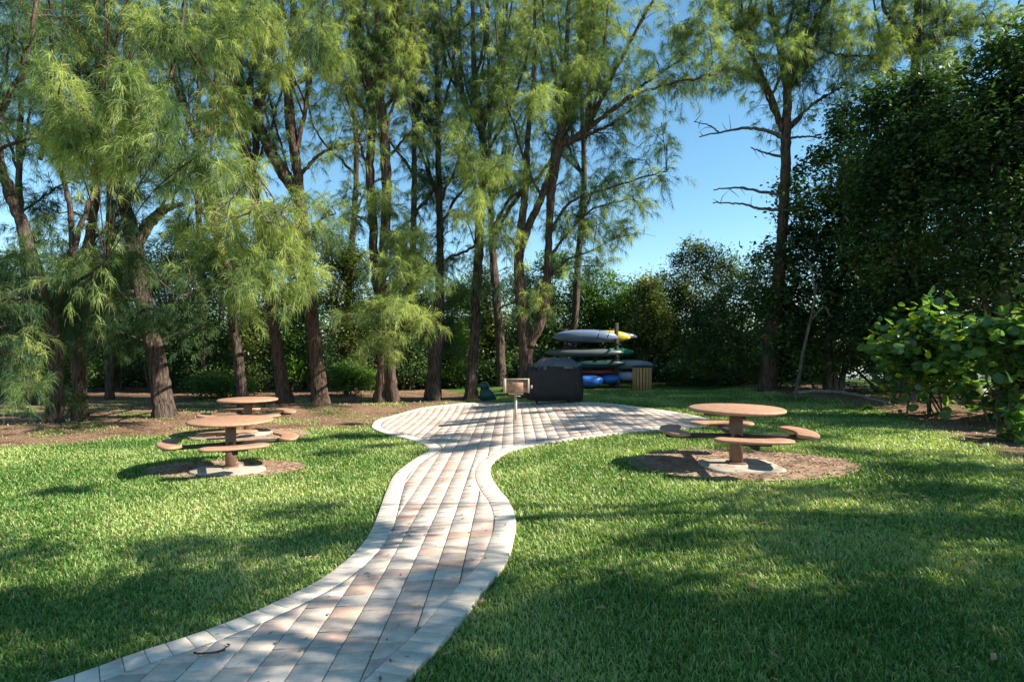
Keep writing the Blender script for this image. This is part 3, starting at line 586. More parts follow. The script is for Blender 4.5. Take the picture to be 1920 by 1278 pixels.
def pine(label, Z, trunks, limbs=(), blobs=(), mat=NEEDLE, bark=BARK, seed=0, base=None, dens=1.0, limbfol=1.0, extra=5, group='tall feathery pines around the lawn', dead=()):
    """trunks/limbs: lists of (px, py, width px[, dz]); blobs: (px, py, rx, ry, dz, plumes)"""
    r = np.random.default_rng(seed + 100); b = base if base is not None else trunks[0][0]
    bp = U(b[0], b[1], Z); root = empty('pine_tree', (bp[0], bp[1], float(gz(bp[0], bp[1])))); tag(root, label, 'tree', group)
    tm = Mesh(); cm = Mesh(); lines = []
    for ti, T in enumerate(trunks):
        T = [tuple(p) + (0.0,) * (4 - len(p)) for p in T]
        P = [U(p[0], p[1], Z + p[3]) for p in T]; rad = [p[2] * .36 / F * Z for p in T]
        if T[0][1] > 690:           # reaches the ground: flare and sink
            P[0][2] = float(gz(P[0][0], P[0][1])) - 0.15; 
        n = 8 * len(T); C = spline(P, n); rr = np.interp(np.linspace(0, len(T) - 1, n), range(len(T)), rad)
        if T[0][1] > 690:
            hgt = C[:, 2] - C[0, 2]; rr = rr * (1 + 0.35 * np.exp(-hgt / 0.28))
        C[1:] += r.normal(0, .012, C[1:].shape); tube(tm, C, rr, 12, True, 0.16, seed + ti); lines.append((C, rr))
    fol = []; limbs = list(limbs); up = [p for T in trunks for p in T if 60 < p[1] < 400]
    for q in range(extra):
        if not up: break
        a = up[r.integers(len(up))]; sx = r.choice([-1, 1]); sp = r.uniform(25, 110); dz = r.normal(0, .5)
        limbs.append([(a[0], a[1], 7), (a[0] + sx * sp * .35, a[1] - 70, 5.5, dz * .4), (a[0] + sx * sp * .75, a[1] - 190, 4.5, dz * .8), (a[0] + sx * sp, a[1] - 330, 3, dz)])
    for li, T in enumerate(limbs):
        T = [tuple(p) + (0.0,) * (4 - len(p)) for p in T]
        P = [U(p[0], p[1], Z + p[3]) for p in T]; rad = [p[2] * .4 / F * Z for p in T]
        n = 6 * len(T); C = spline(P, n); C[1:] += r.normal(0, .02, C[1:].shape); rr = np.interp(np.linspace(0, len(T) - 1, n), range(len(T)), rad)
        tube(tm, C, rr, 7, True, 0.1, seed + li); lines.append((C, rr)); fol.append((C, rr))
    P0s, Ds, Ls = [], [], []
    # feathery growth along the limbs
    for C, rr in fol:
        ln = np.linalg.norm(np.diff(C, axis=0), axis=1).sum(); k = int(ln * 17 * limbfol * dens)
        u = 0.12 + 0.88 * r.random(k); idx = u * (len(C) - 1); i = idx.astype(int).clip(0, len(C) - 2); f = (idx - i)[:, None]
        p = C[i] * (1 - f) + C[i+1] * f; tt = C[i+1] - C[i]; tt /= np.linalg.norm(tt, axis=1)[:, None]
        rad_ = r.normal(0, 1, (k, 3)); rad_ /= np.linalg.norm(rad_, axis=1)[:, None]
        d = tt * 0.5 + rad_ * 0.8 + np.array([0, 0, .1]); d /= np.linalg.norm(d, axis=1)[:, None]
        off = (r.random(k) ** 1.3 * 0.9)[:, None] * d
        P0s.append(p + off); Ds.append(d); Ls.append(0.22 + 0.28 * r.random(k))
        for q in range(int(k / 4)):     # thin side twigs
            a = p[q]; e = a + off[q] + d[q] * 0.3; tube(tm, [a, (a + e) / 2 + np.array([0, 0, .05]), e], [.014, .009, .004], 3, False)
    for bi, (px, py, rx, ry, dz, cnt) in enumerate(blobs):
        Zb = Z + dz; c = U(px, py, Zb); k = int(cnt * dens * .72); Rx = rx / F * Zb; Ry = ry / F * Zb; Rd = min(max(Rx * .8, .5), 1.6)
        # sub-branches through the blob
        j, best = 0, 1e9
        for (C, rr) in lines:
            cost = np.linalg.norm((C - c) * np.array([1, 1, 1.0]), axis=1) + np.maximum(0, C[:, 2] - c[2] + .3) * 1.5
            q = cost.argmin()
            if cost[q] < best: best = cost[q]; S = C[q]; sr = rr[q]
        nb = max(3, int(k / 26)); ends = c + r.normal(0, 1, (nb, 3)) * np.array([Rx, Rd, Ry]) * .46
        rb = min(sr * .5, .012 + .012 * best); knee = S * .45 + c * .55 + np.array([0, 0, .25 * best * .3]); mainb = spline([S, knee, c], 12)
        if cnt > 20: tube(tm, mainb, np.linspace(rb, .014, 12), 6, False, .1)
        twigs = []
        for e in ends:
            a = mainb[r.integers(5, 12)]; tw = spline([a, (a + e) / 2 + np.array([0, 0, .12]), e], 6); twigs.append(tw); tube(tm, tw, np.linspace(.013, .004, 6), 4, False)
        ti = r.integers(0, nb, k); tw = np.array(twigs)[ti]; u = (0.25 + .75 * r.random(k)) * 4.999; i = u.astype(int); f = (u - i)[:, None]
        p = tw[np.arange(k), i] * (1 - f) + tw[np.arange(k), i + 1] * f + r.normal(0, 1, (k, 3)) * np.array([Rx, Rd, Ry]) * .20
        d = (p - c) * np.array([1, 1, .3]); d /= np.linalg.norm(d, axis=1)[:, None] + .3; d = d * .7 + r.normal(0, .45, (k, 3)); d[:, 2] += .05; d /= np.linalg.norm(d, axis=1)[:, None]
        P0s.append(p); Ds.append(d); Ls.append(0.18 + 0.24 * r.random(k))
    if P0s:
        P0 = np.vstack(P0s); D = np.vstack(Ds); L = np.concatenate(Ls); per = 38; NTOT[0] += len(P0) * per
        needles(cm, P0, D, L, r, per, 0.29, 0.0068 * max(1, (Z / 15) ** .6), 1.0)
    loc = np.array(root.location)
    for mm, nme, mt in ((tm, 'trunk', bark), (cm, 'crown', mat)):
        if mm.n == 0: continue
        mm.v = [v - loc.astype(np.float32) for v in mm.v]; mm.build(nme, mt, root, nme == 'trunk')
    for T in dead:
        P = [U(p[0], p[1], Z + (p[3] if len(p) > 3 else 0)) - loc for p in T]; mm = Mesh(); C = spline(P, 6 * len(T)); C += r.normal(0, .01, C.shape); tube(mm, C, np.linspace(T[0][2], T[-1][2], len(C)) * .36 / F * Z, 6, True, .15)
        for q in range(4):
            a = C[r.integers(len(C) // 3, len(C) - 1)]; e = a + np.array([r.normal(0, .25), r.normal(0, .2), r.normal(.05, .25)]); tube(mm, [a, (a + e) / 2 + r.normal(0, .04, 3), e], [.014, .01, .004], 4, False)
        mm.build('dead_branch', BARKG, root, True)
    return root

exec_trees = []
# 1 left edge leaning trunks
pine('leaning pine whose trunk leaves the picture at the left edge', 12.5, [[(-60,800,44),(-40,640,34),(-25,480,34),(-45,400,32),(-70,320,30),(-90,200,26),(-110,40,20)]],
     [[(-70,320,16),(10,200,12,-.3),(60,60,9,-.5),(75,-80,6)], [(-80,240,14),(-60,100,10),(-80,-60,7)], [(-72,300,9),(60,260,6,-.6),(170,200,4,-.9)]],
     [(40,80,70,60,-.5,50), (120,40,70,40,.5,40), (20,180,50,50,.4,30), (30,560,50,60,-.3,45), (20,660,50,60,-.6,50), (60,720,45,40,-1,45), (40,480,60,40,.3,50), (80,560,60,50,1.5,60), (0,600,60,60,.5,60), (130,600,50,50,2,50)], seed=1, limbfol=.6, bark=BARKR, mat=NEEDLE_SHADE)
# 2 lit trunk at far left
pine('pine with a sunlit mottled trunk left of the short stout trunk', 13.6, [[(95,800,44),(103,700,30),(98,610,28),(75,540,28),(48,440,27),(20,370,26),(-5,290,24),(-20,180,20),(-30,40,16),(-40,-120,8)], [(98,610,17),(118,540,14),(135,470,13),(130,380,12),(105,280,11),(100,180,10),(95,40,7),(92,-100,5)]],
     [[(130,480,14),(160,400,10),(190,300,8,.5),(200,120,6),(195,-60,5)], [(118,540,8),(160,520,6,-.8),(200,490,4,-1)], [(75,300,10),(110,160,8),(120,20,6),(125,-100,5)]],
     [(170,250,90,90,-2.2,170), (260,200,80,70,-2.6,150), (230,120,45,50,-3.0,70), (110,170,50,45,-2.6,60), (300,290,70,60,-2.8,110), (140,290,60,50,-2.2,80), (360,300,60,60,-3,90), (110,520,50,50,-.4,45), (60,640,30,50,-1.0,35), (90,450,60,50,.8,40), (150,80,60,60,1,40)], seed=2, limbfol=.6, bark=BARK)
pine('short stout trunk with low branches beside the mottled trunk', 14.6, [[(150,795,40),(148,720,30),(146,640,30),(152,560,26),(165,460,22),(180,340,18),(185,200,14),(180,20,10),(178,-120,6)]],
     [[(165,460,10),(220,400,8),(250,330,6),(270,200,5)], [(180,300,8),(150,180,6),(140,20,5)], [(180,280,9),(230,160,6),(260,0,5),(265,-90,4)]],
     [(200,560,70,50,-.5,60), (130,745,22,30,-.4,30), (190,650,50,40,-.2,35), (270,420,60,50,.5,65), (110,400,70,50,.8,60), (160,480,60,50,-.6,60), (120,620,50,50,.6,50), (240,590,50,40,1.2,50), (190,60,60,70,.6,50)], seed=3, limbfol=.6, mat=NEEDLE_SHADE, bark=BARKR)
# 3 big dark trunk
pine('thick forked pine left of the picnic tables with a broken side limb', 15.6, [[(308,788,52),(296,700,44),(278,610,40),(258,520,40),(250,455,38),(232,380,28),(222,300,22),(232,180,16),(240,0,12),(242,-120,8)], [(252,470,30),(272,428,30),(300,398,24),(322,388,14),(345,378,6)]],
     [[(240,360,12),(180,280,10),(150,170,8),(140,40,6),(140,-80,5)], [(225,300,12),(300,200,9,-.5),(340,60,7),(350,-80,5)], [(258,540,10),(200,560,7,-1),(150,590,4,-1.5)], [(270,600,8),(330,560,6,-.6),(380,540,4)]],
     [(240,560,80,45,-1.4,90), (290,600,45,35,-1.6,55), (190,620,45,30,-1,30), (330,500,60,50,.2,45), (300,330,60,50,.4,35), (360,560,50,40,.5,30), (290,60,70,70,.5,60), (200,440,60,40,-.6,60), (260,500,50,40,-1.2,60), (330,440,50,45,-.6,60), (300,640,50,30,.8,45), (210,500,60,50,.6,60), (360,620,50,40,1,45)], seed=4, limbfol=.6, mat=NEEDLE_SHADE)
# 4 thin trunk
pine('slender pine trunk directly behind the farther left picnic table', 17.2, [[(458,772,30),(448,680,24),(436,600,22),(425,500,20),(405,440,20),(385,350,24),(370,260,22),(345,200,18),(320,120,12),(300,-20,9),(290,-120,6)], [(372,280,20),(395,230,18),(400,180,12),(420,80,9),(430,-80,6)]],
     [[(345,200,8),(300,170,6),(260,120,4)], [(400,190,10),(380,100,7),(375,-40,5)], [(425,480,8),(380,400,5,-2),(330,290,4,-4)]],
     [(430,230,60,60,-2.5,90), (380,340,70,50,-4,90), (440,400,60,50,-4.5,110), (400,470,60,40,-4.5,80), (470,520,45,60,-5,110), (440,570,35,50,-5,85), (350,420,45,40,-3.5,50), (340,100,60,70,0,60), (300,30,60,60,-3.5,80)], seed=5, limbfol=.6,
     dead=[[(310,280,4,-4),(370,315,3.4,-4.3),(440,335,3,-4.6),(470,350,2,-4.6)], [(462,345,3,-5.4),(430,375,3,-5.4),(398,412,2,-5.4)], [(462,345,3,-5.4),(480,385,2.5,-5.5),(440,408,2.2,-5.5),(405,400,2,-5.5)], [(560,372,3,-5.2),(520,400,2.5,-5.3),(500,425,2,-5.3)]])
# 5
pine('pine rising between the slender trunk and the straight sunlit one', 18.2, [[(537,768,42),(525,690,30),(512,600,27),(500,520,26),(488,420,26),(470,330,24),(455,240,26),(450,160,20),(445,40,14),(440,-120,8)], [(470,330,18),(480,260,18),(455,200,14),(420,120,10),(405,-20,7),(400,-100,5)]],
     [[(455,240,12),(500,160,10),(510,40,8),(515,-90,5)], [(450,200,10),(480,100,8),(475,-40,6)], [(480,400,8),(520,420,5,-3),(560,430,4,-5)]],
     [(520,400,60,50,-5.5,90), (480,330,60,40,-5,60), (330,50,80,60,-5.5,120), (420,50,60,60,-4,80), (520,480,50,40,-4.5,50), (470,60,60,60,0,50), (400,150,50,60,-4,60)], seed=6, limbfol=.6, bark=BARKR)
# 6
pine('straight pine with a sunlit trunk that splits into several bare limbs', 18.0, [[(602,768,46),(595,690,34),(588,620,32),(580,540,32),(568,440,32),(560,370,34),(535,330,32),(505,280,26),(485,220,22),(500,150,16),(520,60,12),(530,-120,8)], [(560,370,26),(556,310,24),(545,240,26),(540,170,22),(548,80,14),(545,-120,8)], [(552,320,14),(560,260,12),(575,180,10),(570,60,8),(572,-100,6)]],
     [[(505,280,14),(470,230,12),(440,170,9),(430,40,7),(420,-90,5)], [(540,170,12),(600,120,8),(640,40,6),(660,-90,4)], [(560,330,10),(600,290,7),(650,270,5),(700,260,3)], [(485,230,12),(470,130,9),(490,20,6),(492,-90,5)]],
     [(560,60,70,50,-4,110), (600,40,50,50,-4,90), (520,110,40,40,-3,50), (480,20,60,40,-4.5,80), (560,520,28,55,-5,75), (590,430,60,50,-4,80), (630,400,50,50,-1.5,50), (600,200,60,50,.5,40), (620,90,60,60,.2,50)], seed=7, bark=BARKR)
# 7 double trunk
pine('double trunked pine with orange lit bark left of the patio', 18.6, [[(714,762,38),(716,690,24),(716,600,22),(718,500,22),(724,400,26),(724,320,26),(720,250,26),(712,170,22),(708,60,14),(705,-120,8)], [(738,756,40),(732,690,24),(722,600,18),(705,520,22),(700,430,22),(694,320,22),(698,230,20),(690,150,14),(672,20,9),(660,-120,6)]],
     [[(712,190,12),(668,60,9),(640,-90,6)], [(712,180,10),(690,60,8),(672,-90,6)], [(712,190,12),(745,60,9),(750,-90,6)], [(714,190,10),(722,60,9),(725,-90,6)], [(718,210,10),(770,110,7),(800,-60,5)], [(700,230,9),(650,160,7),(610,90,5)], [(724,300,8),(770,250,5),(830,230,4)], [(722,280,8),(680,200,6),(630,150,4)]],
     [(660,400,50,45,-1,70), (720,440,70,50,-1.5,100), (770,470,60,40,-1,80), (700,380,60,40,-1,70), (740,500,50,40,-1.5,70), (690,570,50,25,-2,70), (760,585,60,28,-2.2,90), (800,610,30,25,-2.2,40), (715,635,40,35,-2,70), (655,600,25,20,-2,25), (790,540,50,35,-1,55), (830,510,35,30,-1,45), (720,120,90,60,.5,60)], seed=8, bark=BARKR)
# 8
pine('stout dark trunk in shade between the double pine and the patio', 20.0, [[(813,750,44),(815,700,36),(820,640,38),(824,580,28),(826,480,18),(824,380,17),(822,280,15),(820,160,12),(815,20,9),(812,-120,6)]],
     [[(824,340,8),(780,400,6),(740,440,4)], [(826,420,8),(870,350,6),(900,320,4)], [(822,260,7),(780,160,5),(760,40,4)], [(820,240,7),(850,120,5),(860,-20,4)], [(826,520,6),(790,480,4),(750,470,3)]],
     [(840,610,45,40,0,60), (870,560,40,40,.3,55), (790,620,40,40,.4,50), (850,660,40,30,.6,40), (830,500,50,50,.2,50), (800,350,60,40,.2,50), (850,430,50,40,.3,50), (780,200,50,60,0,45)], seed=9, mat=NEEDLE_SHADE)
# 9
pine('tall slim pine with a clean lit trunk at the back edge of the patio', 20.0, [[(881,742,36),(884,690,26),(890,620,24),(893,540,24),(897,460,24),(900,380,22),(906,300,20),(900,220,18),(888,120,14),(886,20,10),(885,-120,7)], [(900,240,14),(868,180,12),(862,60,9),(860,-120,5)]],
     [[(900,260,10),(930,160,8),(950,40,6),(955,-90,4)], [(890,150,8),(910,60,6),(915,-80,4)], [(902,300,9),(940,240,7),(985,120,5),(1010,0,4)], [(900,230,8),(840,130,6),(820,0,4)], [(897,460,7),(850,480,5),(800,500,3)]],
     [(880,290,60,50,-3,110), (930,310,50,45,-3,85), (900,370,40,60,-3,80), (870,410,40,40,-2,55), (960,350,50,50,-1.5,60), (850,240,50,40,-1,50), (960,420,40,40,.2,35), (910,160,60,60,0,50)], seed=10)
# 10
pine('dark pine trunk farther back right of the clean lit trunk', 26.0, [[(940,718,26),(938,660,24),(932,580,22),(924,480,20),(920,380,14),(918,260,10),(915,100,8),(914,-80,5)]],
     [[(920,400,8),(880,330,5),(850,260,4)], [(922,440,8),(960,360,5),(1000,300,4)]],
     [(930,560,60,50,.5,60), (960,500,50,50,0,55), (1000,560,40,60,0,50), (900,480,50,40,.5,45), (920,300,60,60,0,45)], seed=11, mat=NEEDLE_SHADE)
# 11/12
pine('large twin stemmed pine standing right behind the covered grill', 19.0, [[(984,765,52),(984,700,36),(984,640,36),(976,560,30),(972,480,26),(980,400,20),(985,340,18),(990,260,14),(1000,120,9),(1005,-100,6)], [(990,650,30),(1016,590,32),(1026,520,22),(1030,420,18),(1034,350,24),(1044,285,28),(1052,255,26)], [(974,480,20),(990,430,20),(1016,370,18),(1034,320,20)], [(1046,270,22),(1075,262,18),(1105,235,16)]],
     [[(1048,260,16),(1060,160,12),(1066,0,9),(1068,-100,6)], [(1050,250,12),(1040,150,8),(1015,0,6),(1005,-90,5)], [(1100,240,14),(1112,120,11),(1110,0,8),(1112,-100,6)], [(1100,240,12),(1160,120,9),(1225,0,7),(1260,-70,5)], [(1100,240,10),(1180,180,7),(1250,130,5),(1310,90,4)], [(1100,245,10),(1180,185,7,-.5),(1260,155,5,-.8),(1350,140,4,-1)], [(1075,265,9),(1150,230,6),(1210,185,4)], [(1052,250,10),(1085,130,8),(1090,-20,6)], [(1030,440,8),(1070,380,6),(1150,350,5),(1250,320,3)], [(1030,480,7),(1100,400,5),(1180,370,4)], [(985,350,9),(950,400,8),(930,440,6)], [(1040,290,9),(1010,330,8),(960,370,7),(920,430,5)], [(1028,520,7),(1060,490,5),(1110,470,3)]],
     [(1010,180,55,50,-2,90), (1090,140,50,50,-1,60), (1010,80,60,60,-.5,60), (950,440,45,50,-1,45), (1060,430,55,40,.3,60), (1120,420,55,45,.3,60), (1170,440,40,35,.2,35), (1130,330,60,30,.3,35), (1210,300,60,35,.4,35), (1180,210,60,50,.2,45), (1240,230,45,50,.4,30), (1270,60,60,60,-.5,70), (1160,60,60,60,0,50), (1010,560,30,60,-.5,45), (1060,340,50,40,.4,35), (1240,340,50,20,.4,30), (1170,140,60,50,.1,55), (1230,110,50,50,-.2,50), (1140,260,50,40,.2,50), (1200,390,50,30,.3,35), (1130,500,50,30,.3,35), (1250,270,50,40,.4,40), (1190,440,35,25,.3,25), (1100,50,60,60,0,50), (1020,250,40,40,.3,35)], seed=12, bark=BARKR)
# 13 right tree
pine('tall pine with bare lower limbs against open sky on the right', 19.5, [[(1438,735,44),(1446,640,40),(1458,540,30),(1466,440,26),(1472,340,25),(1474,250,24),(1476,170,20),(1462,90,17),(1444,10,13),(1430,-110,8)], [(1468,245,16),(1445,180,14),(1418,120,11),(1395,75,9)]],
     [[(1460,90,9),(1480,40,7),(1500,-60,5)], [(1396,85,9),(1405,20,7),(1410,-70,5)], [(1396,85,8),(1370,40,6),(1340,-40,5)], [(1478,170,10),(1520,110,7),(1545,0,5),(1550,-80,4)], [(1440,160,7),(1370,130,6),(1290,155,4)], [(1484,240,7),(1530,190,5),(1590,160,3)], [(1478,180,7),(1510,100,6),(1530,30,4)]],
     [(1380,100,60,45,-.5,90), (1330,60,60,55,-1,90), (1440,120,60,45,-.8,80), (1470,60,60,60,0,70), (1530,60,50,60,.2,60), (1420,20,80,50,0,70), (1320,10,70,50,-1,80), (1510,150,50,40,0,45), (1280,100,40,60,-1,45), (1440,250,35,25,.2,16), (1510,220,40,30,.2,18), (1580,110,50,50,.3,60), (1350,150,50,35,-.2,45), (1410,90,50,50,.2,60), (1480,10,60,50,.3,60), (1540,10,60,50,0,60), (1500,110,40,40,.3,50), (1300,150,40,40,-.5,40), (1560,170,40,30,.3,30)], seed=13, bark=BARKR,
     dead=[[(1474,262,12),(1440,246,9),(1400,240,7),(1360,246,6),(1312,256,3)], [(1474,295,9),(1440,288,6),(1408,277,3)], [(1350,250,5),(1330,235,4),(1300,228,2)], [(1482,258,7),(1520,256,5),(1555,264,2)], [(1470,368,9),(1420,358,7),(1380,352,5),(1338,356,3)], [(1468,395,9),(1420,390,7),(1390,382,5),(1336,380,3)], [(1480,235,9,.2),(1520,200,7,.3),(1590,155,3,.4)]])
# 14 right far tree
pine('pine top rising above the dark broadleaf trees at the upper right', 19.0, [[(1722,700,34),(1720,560,30),(1720,400,26),(1718,250,24),(1717,130,22),(1720,40,18),(1724,-110,10)]],
     [[(1728,105,12),(1760,75,9),(1800,55,7),(1860,45,6),(1925,52,5)], [(1680,145,10),(1650,115,8),(1600,105,6),(1550,100,4)], [(1710,80,9),(1670,40,7),(1640,-40,5)], [(1722,60,9),(1750,-10,6),(1760,-80,5)], [(1712,90,8),(1680,70,6),(1640,70,4)], [(1724,100,8),(1750,140,5),(1790,150,3)]],
     [(1640,70,60,55,-.3,80), (1600,30,60,50,-.5,70), (1690,20,60,60,0,75), (1770,30,60,40,.2,55), (1840,20,60,30,.3,45), (1660,110,50,40,0,50), (1780,110,40,40,.3,30), (1610,130,40,40,0,30), (1740,170,50,30,.2,30), (1900,30,50,30,.3,45), (1690,70,50,50,.2,60), (1740,90,40,50,.2,50), (1600,80,50,50,-.2,60), (1830,60,50,25,.3,35), (1560,50,50,50,-.3,50), (1780,60,50,50,.2,50)], seed=14)
# further pines filling the upper background
for i, (bx_, Z, top, lab) in enumerate([(205, 21, 640, 'thin pine far behind the forked pine at the left'), (385, 24, 0, 'thin pine far behind the slender trunk'), (640, 25, 0, 'thin distant pine between the straight pine and the double pine'), (770, 26, 0, 'thin distant pine just right of the double pine'), (1070, 27, 0, 'thin distant pine hidden behind the twin stemmed pine'), (60, 19, 0, 'thin shaded pine at the back of the left corner')]):
    r_ = random.Random(i + 50); k = r_.uniform(-15, 15)
    pine(lab, Z, [[(bx_, 720, 20), (bx_ + k, 520, 17), (bx_ + 2 * k, 330, 14), (bx_ + 1.5 * k, 150, 11), (bx_ + k, -60, 7)]],
         [[(bx_ + 2*k, 330, 7), (bx_ - 50, 240, 5), (bx_ - 70, 110, 4)], [(bx_ + 2*k, 280, 7), (bx_ + 50, 180, 5), (bx_ + 70, 40, 4)], [(bx_ + k, 180, 6), (bx_ - 30, 80, 5), (bx_ - 40, -60, 3)], [(bx_ + k, 140, 6), (bx_ + 30, 20, 5), (bx_ + 35, -80, 3)], [(bx_ + 2 * k, 400, 6), (bx_ + 50, 350, 4), (bx_ + 90, 330, 3)]],
         [(bx_ + r_.uniform(-40, 40), y_, 65, 55, 0, 60) for y_ in (40, 150, 260, 360, 440, 520)], seed=30 + i, mat=NEEDLE_SHADE, limbfol=.7, extra=2)
print('needles', NTOT[0])

# ------------------------------------------------------------------ broadleaf trees and shrubs
def leaves(m, c, nrm_up, size, r, round_=False, asp=0.5):
    n = len(c); d = r.normal(0, 1, (n, 3)); d[:, 2] *= .5; d[:, 2] -= .15; d /= np.linalg.norm(d, axis=1)[:, None]
    up = r.normal(0, .55, (n, 3)); up[:, 2] += nrm_up; sd_ = np.cross(up, d); sd_ /= np.linalg.norm(sd_, axis=1)[:, None] + 1e-9; nn = np.cross(d, sd_)
    s = size * (0.5 + .95 * r.random(n))[:, None]
    if not round_:
        V = np.stack([c, c + d * s * .5 + sd_ * s * asp * .5 + nn * s * .06, c + d * s, c + d * s * .5 - sd_ * s * asp * .5 + nn * s * .06], 1).reshape(-1, 3); i = np.arange(n) * 4
        m.add(V, None, np.concatenate([np.stack([i, i+1, i+2], -1), np.stack([i, i+2, i+3], -1)]))
    else:
        k = 8; a = np.arange(k) / k * 2 * np.pi; V = c[:, None, :] + d[:, None, :] * (s * .5)[:, None] * (1 + np.cos(a))[None, :, None] + sd_[:, None, :] * (s * .5)[:, None] * np.sin(a)[None, :, None] + nn[:, None, :] * (s * .13)[:, None] * (np.abs(np.sin(a)))[None, :, None]
        V = V.reshape(-1, 3); i = np.arange(n)[:, None] * k
        m.add(V, np.concatenate([i + np.array([[0, 1, 7, 0]])[:, :4] * 0 + np.array([[1, 2, 6, 7]]), i + np.array([[2, 3, 5, 6]])]), np.concatenate([i + np.array([[0, 1, 7]]), i + np.array([[3, 4, 5]])]))
LT = [0]
def broad(name, label, cat, base, Z, blobs, n, size, mat, stems=3, bark=BARKG, seed=0, group=None, round_=False, clump=.35, asp=.5, tw=.05, fill=1.0, gapz=0):
    r = np.random.default_rng(seed + 500); bp = U(base, 700, Z); gzv = float(gz(bp[0], bp[1])); root = empty(name, (bp[0], bp[1], gzv)); tag(root, label, cat, group)
    loc = np.array(root.location); B = [(U(p[0], p[1], Z + (p[4] if len(p) > 4 else 0)) - loc, p[2] / F * Z, p[3] / F * Z) for p in blobs]
    tm = Mesh(); cm = Mesh(); A = np.array([b[1] * b[2] for b in B]); A = A / A.sum(); cl = []
    for (c, rx, rz), a in zip(B, A):
        n_ = n; k = max(5, int(a * n / 55)); u = r.normal(0, 1, (k, 3)); u /= np.linalg.norm(u, axis=1)[:, None]; u *= (r.random(k) ** (.38))[:, None]
        cl.append(c + u * np.array([rx, max(rx * .8, .6), rz]))
    cl = np.vstack(cl); cl[:, 2] = np.maximum(cl[:, 2], .12)
    top = []
    for s in range(stems):
        st = np.array([r.normal(0, .15), r.normal(0, .15), -.1]); b = B[r.integers(len(B))][0]; e = b + r.normal(0, .2, 3); P = spline([st, st * .5 + e * .35 + np.array([0, 0, e[2] * .2]) + r.normal(0, .1, 3), e], 16)
        tube(tm, P, np.linspace(tw, tw * .25, 16), 7, False, .15, seed + s); top.append(P)
    T = np.vstack(top)
    for q in cl[::max(1, len(cl) // 220)]:
        dd = np.linalg.norm(T - q, axis=1) + np.maximum(0, T[:, 2] - q[2]) * 2; a = T[dd.argmin()]; tube(tm, [a, (a + q) / 2 + r.normal(0, .06, 3), q], [.016, .01, .004], 3, False)
    k = n; ci = r.integers(0, len(cl), k); csz = (clump * (.6 + .8 * r.random(len(cl))))[ci]
    p = cl[ci] + r.normal(0, 1, (k, 3)) * (csz * .55)[:, None] * np.array([1, 1, .75]); p[:, 2] = np.maximum(p[:, 2], .03)
    leaves(cm, p, 1.0, size, r, round_, asp); LT[0] += n
    tm.build('trunk', bark, root, True); cm.build('crown', mat, root)
    return root
# dark wood at the right
GR = 'dark broadleaf trees along the right side'
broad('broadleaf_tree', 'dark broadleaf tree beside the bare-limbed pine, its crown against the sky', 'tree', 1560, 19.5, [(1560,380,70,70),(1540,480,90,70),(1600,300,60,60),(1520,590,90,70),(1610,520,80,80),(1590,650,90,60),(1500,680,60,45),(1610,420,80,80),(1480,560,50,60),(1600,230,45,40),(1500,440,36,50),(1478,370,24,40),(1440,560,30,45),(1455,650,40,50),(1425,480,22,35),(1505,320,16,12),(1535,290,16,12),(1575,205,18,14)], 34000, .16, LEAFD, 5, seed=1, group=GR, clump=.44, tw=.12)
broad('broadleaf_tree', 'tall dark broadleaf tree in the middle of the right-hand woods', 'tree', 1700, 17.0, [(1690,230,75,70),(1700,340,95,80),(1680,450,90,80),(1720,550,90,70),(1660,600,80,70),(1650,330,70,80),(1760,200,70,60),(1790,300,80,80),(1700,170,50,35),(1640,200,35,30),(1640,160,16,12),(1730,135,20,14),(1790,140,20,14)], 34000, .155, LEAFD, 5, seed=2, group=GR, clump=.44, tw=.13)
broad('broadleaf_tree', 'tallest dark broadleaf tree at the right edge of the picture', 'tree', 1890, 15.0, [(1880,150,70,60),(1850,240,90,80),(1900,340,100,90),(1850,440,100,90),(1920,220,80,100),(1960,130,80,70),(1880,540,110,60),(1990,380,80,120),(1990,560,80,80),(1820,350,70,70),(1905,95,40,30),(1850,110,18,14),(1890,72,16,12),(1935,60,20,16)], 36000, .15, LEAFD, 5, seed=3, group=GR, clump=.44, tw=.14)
broad('broadleaf_tree', 'low dark tree filling the shade behind the fallen log', 'tree', 1640, 20.5, [(1560,680,90,50),(1640,640,80,60),(1700,660,90,60),(1780,640,90,80),(1480,640,50,60),(1860,600,90,80),(1720,500,100,80),(1840,680,90,50)], 26000, .14, LEAFD, 6, seed=4, group=GR, clump=.5, tw=.07)
broad('broadleaf_tree', 'dark tree spreading just beyond the bin beneath the open sky', 'tree', 1400, 22.5, [(1400,560,60,50),(1360,640,60,55),(1420,660,60,45),(1450,600,50,60),(1330,600,35,35),(1440,500,40,40),(1300,680,50,30),(1385,700,60,25)], 18000, .13, LEAFD, 5, seed=5, group=GR, clump=.4, tw=.06)
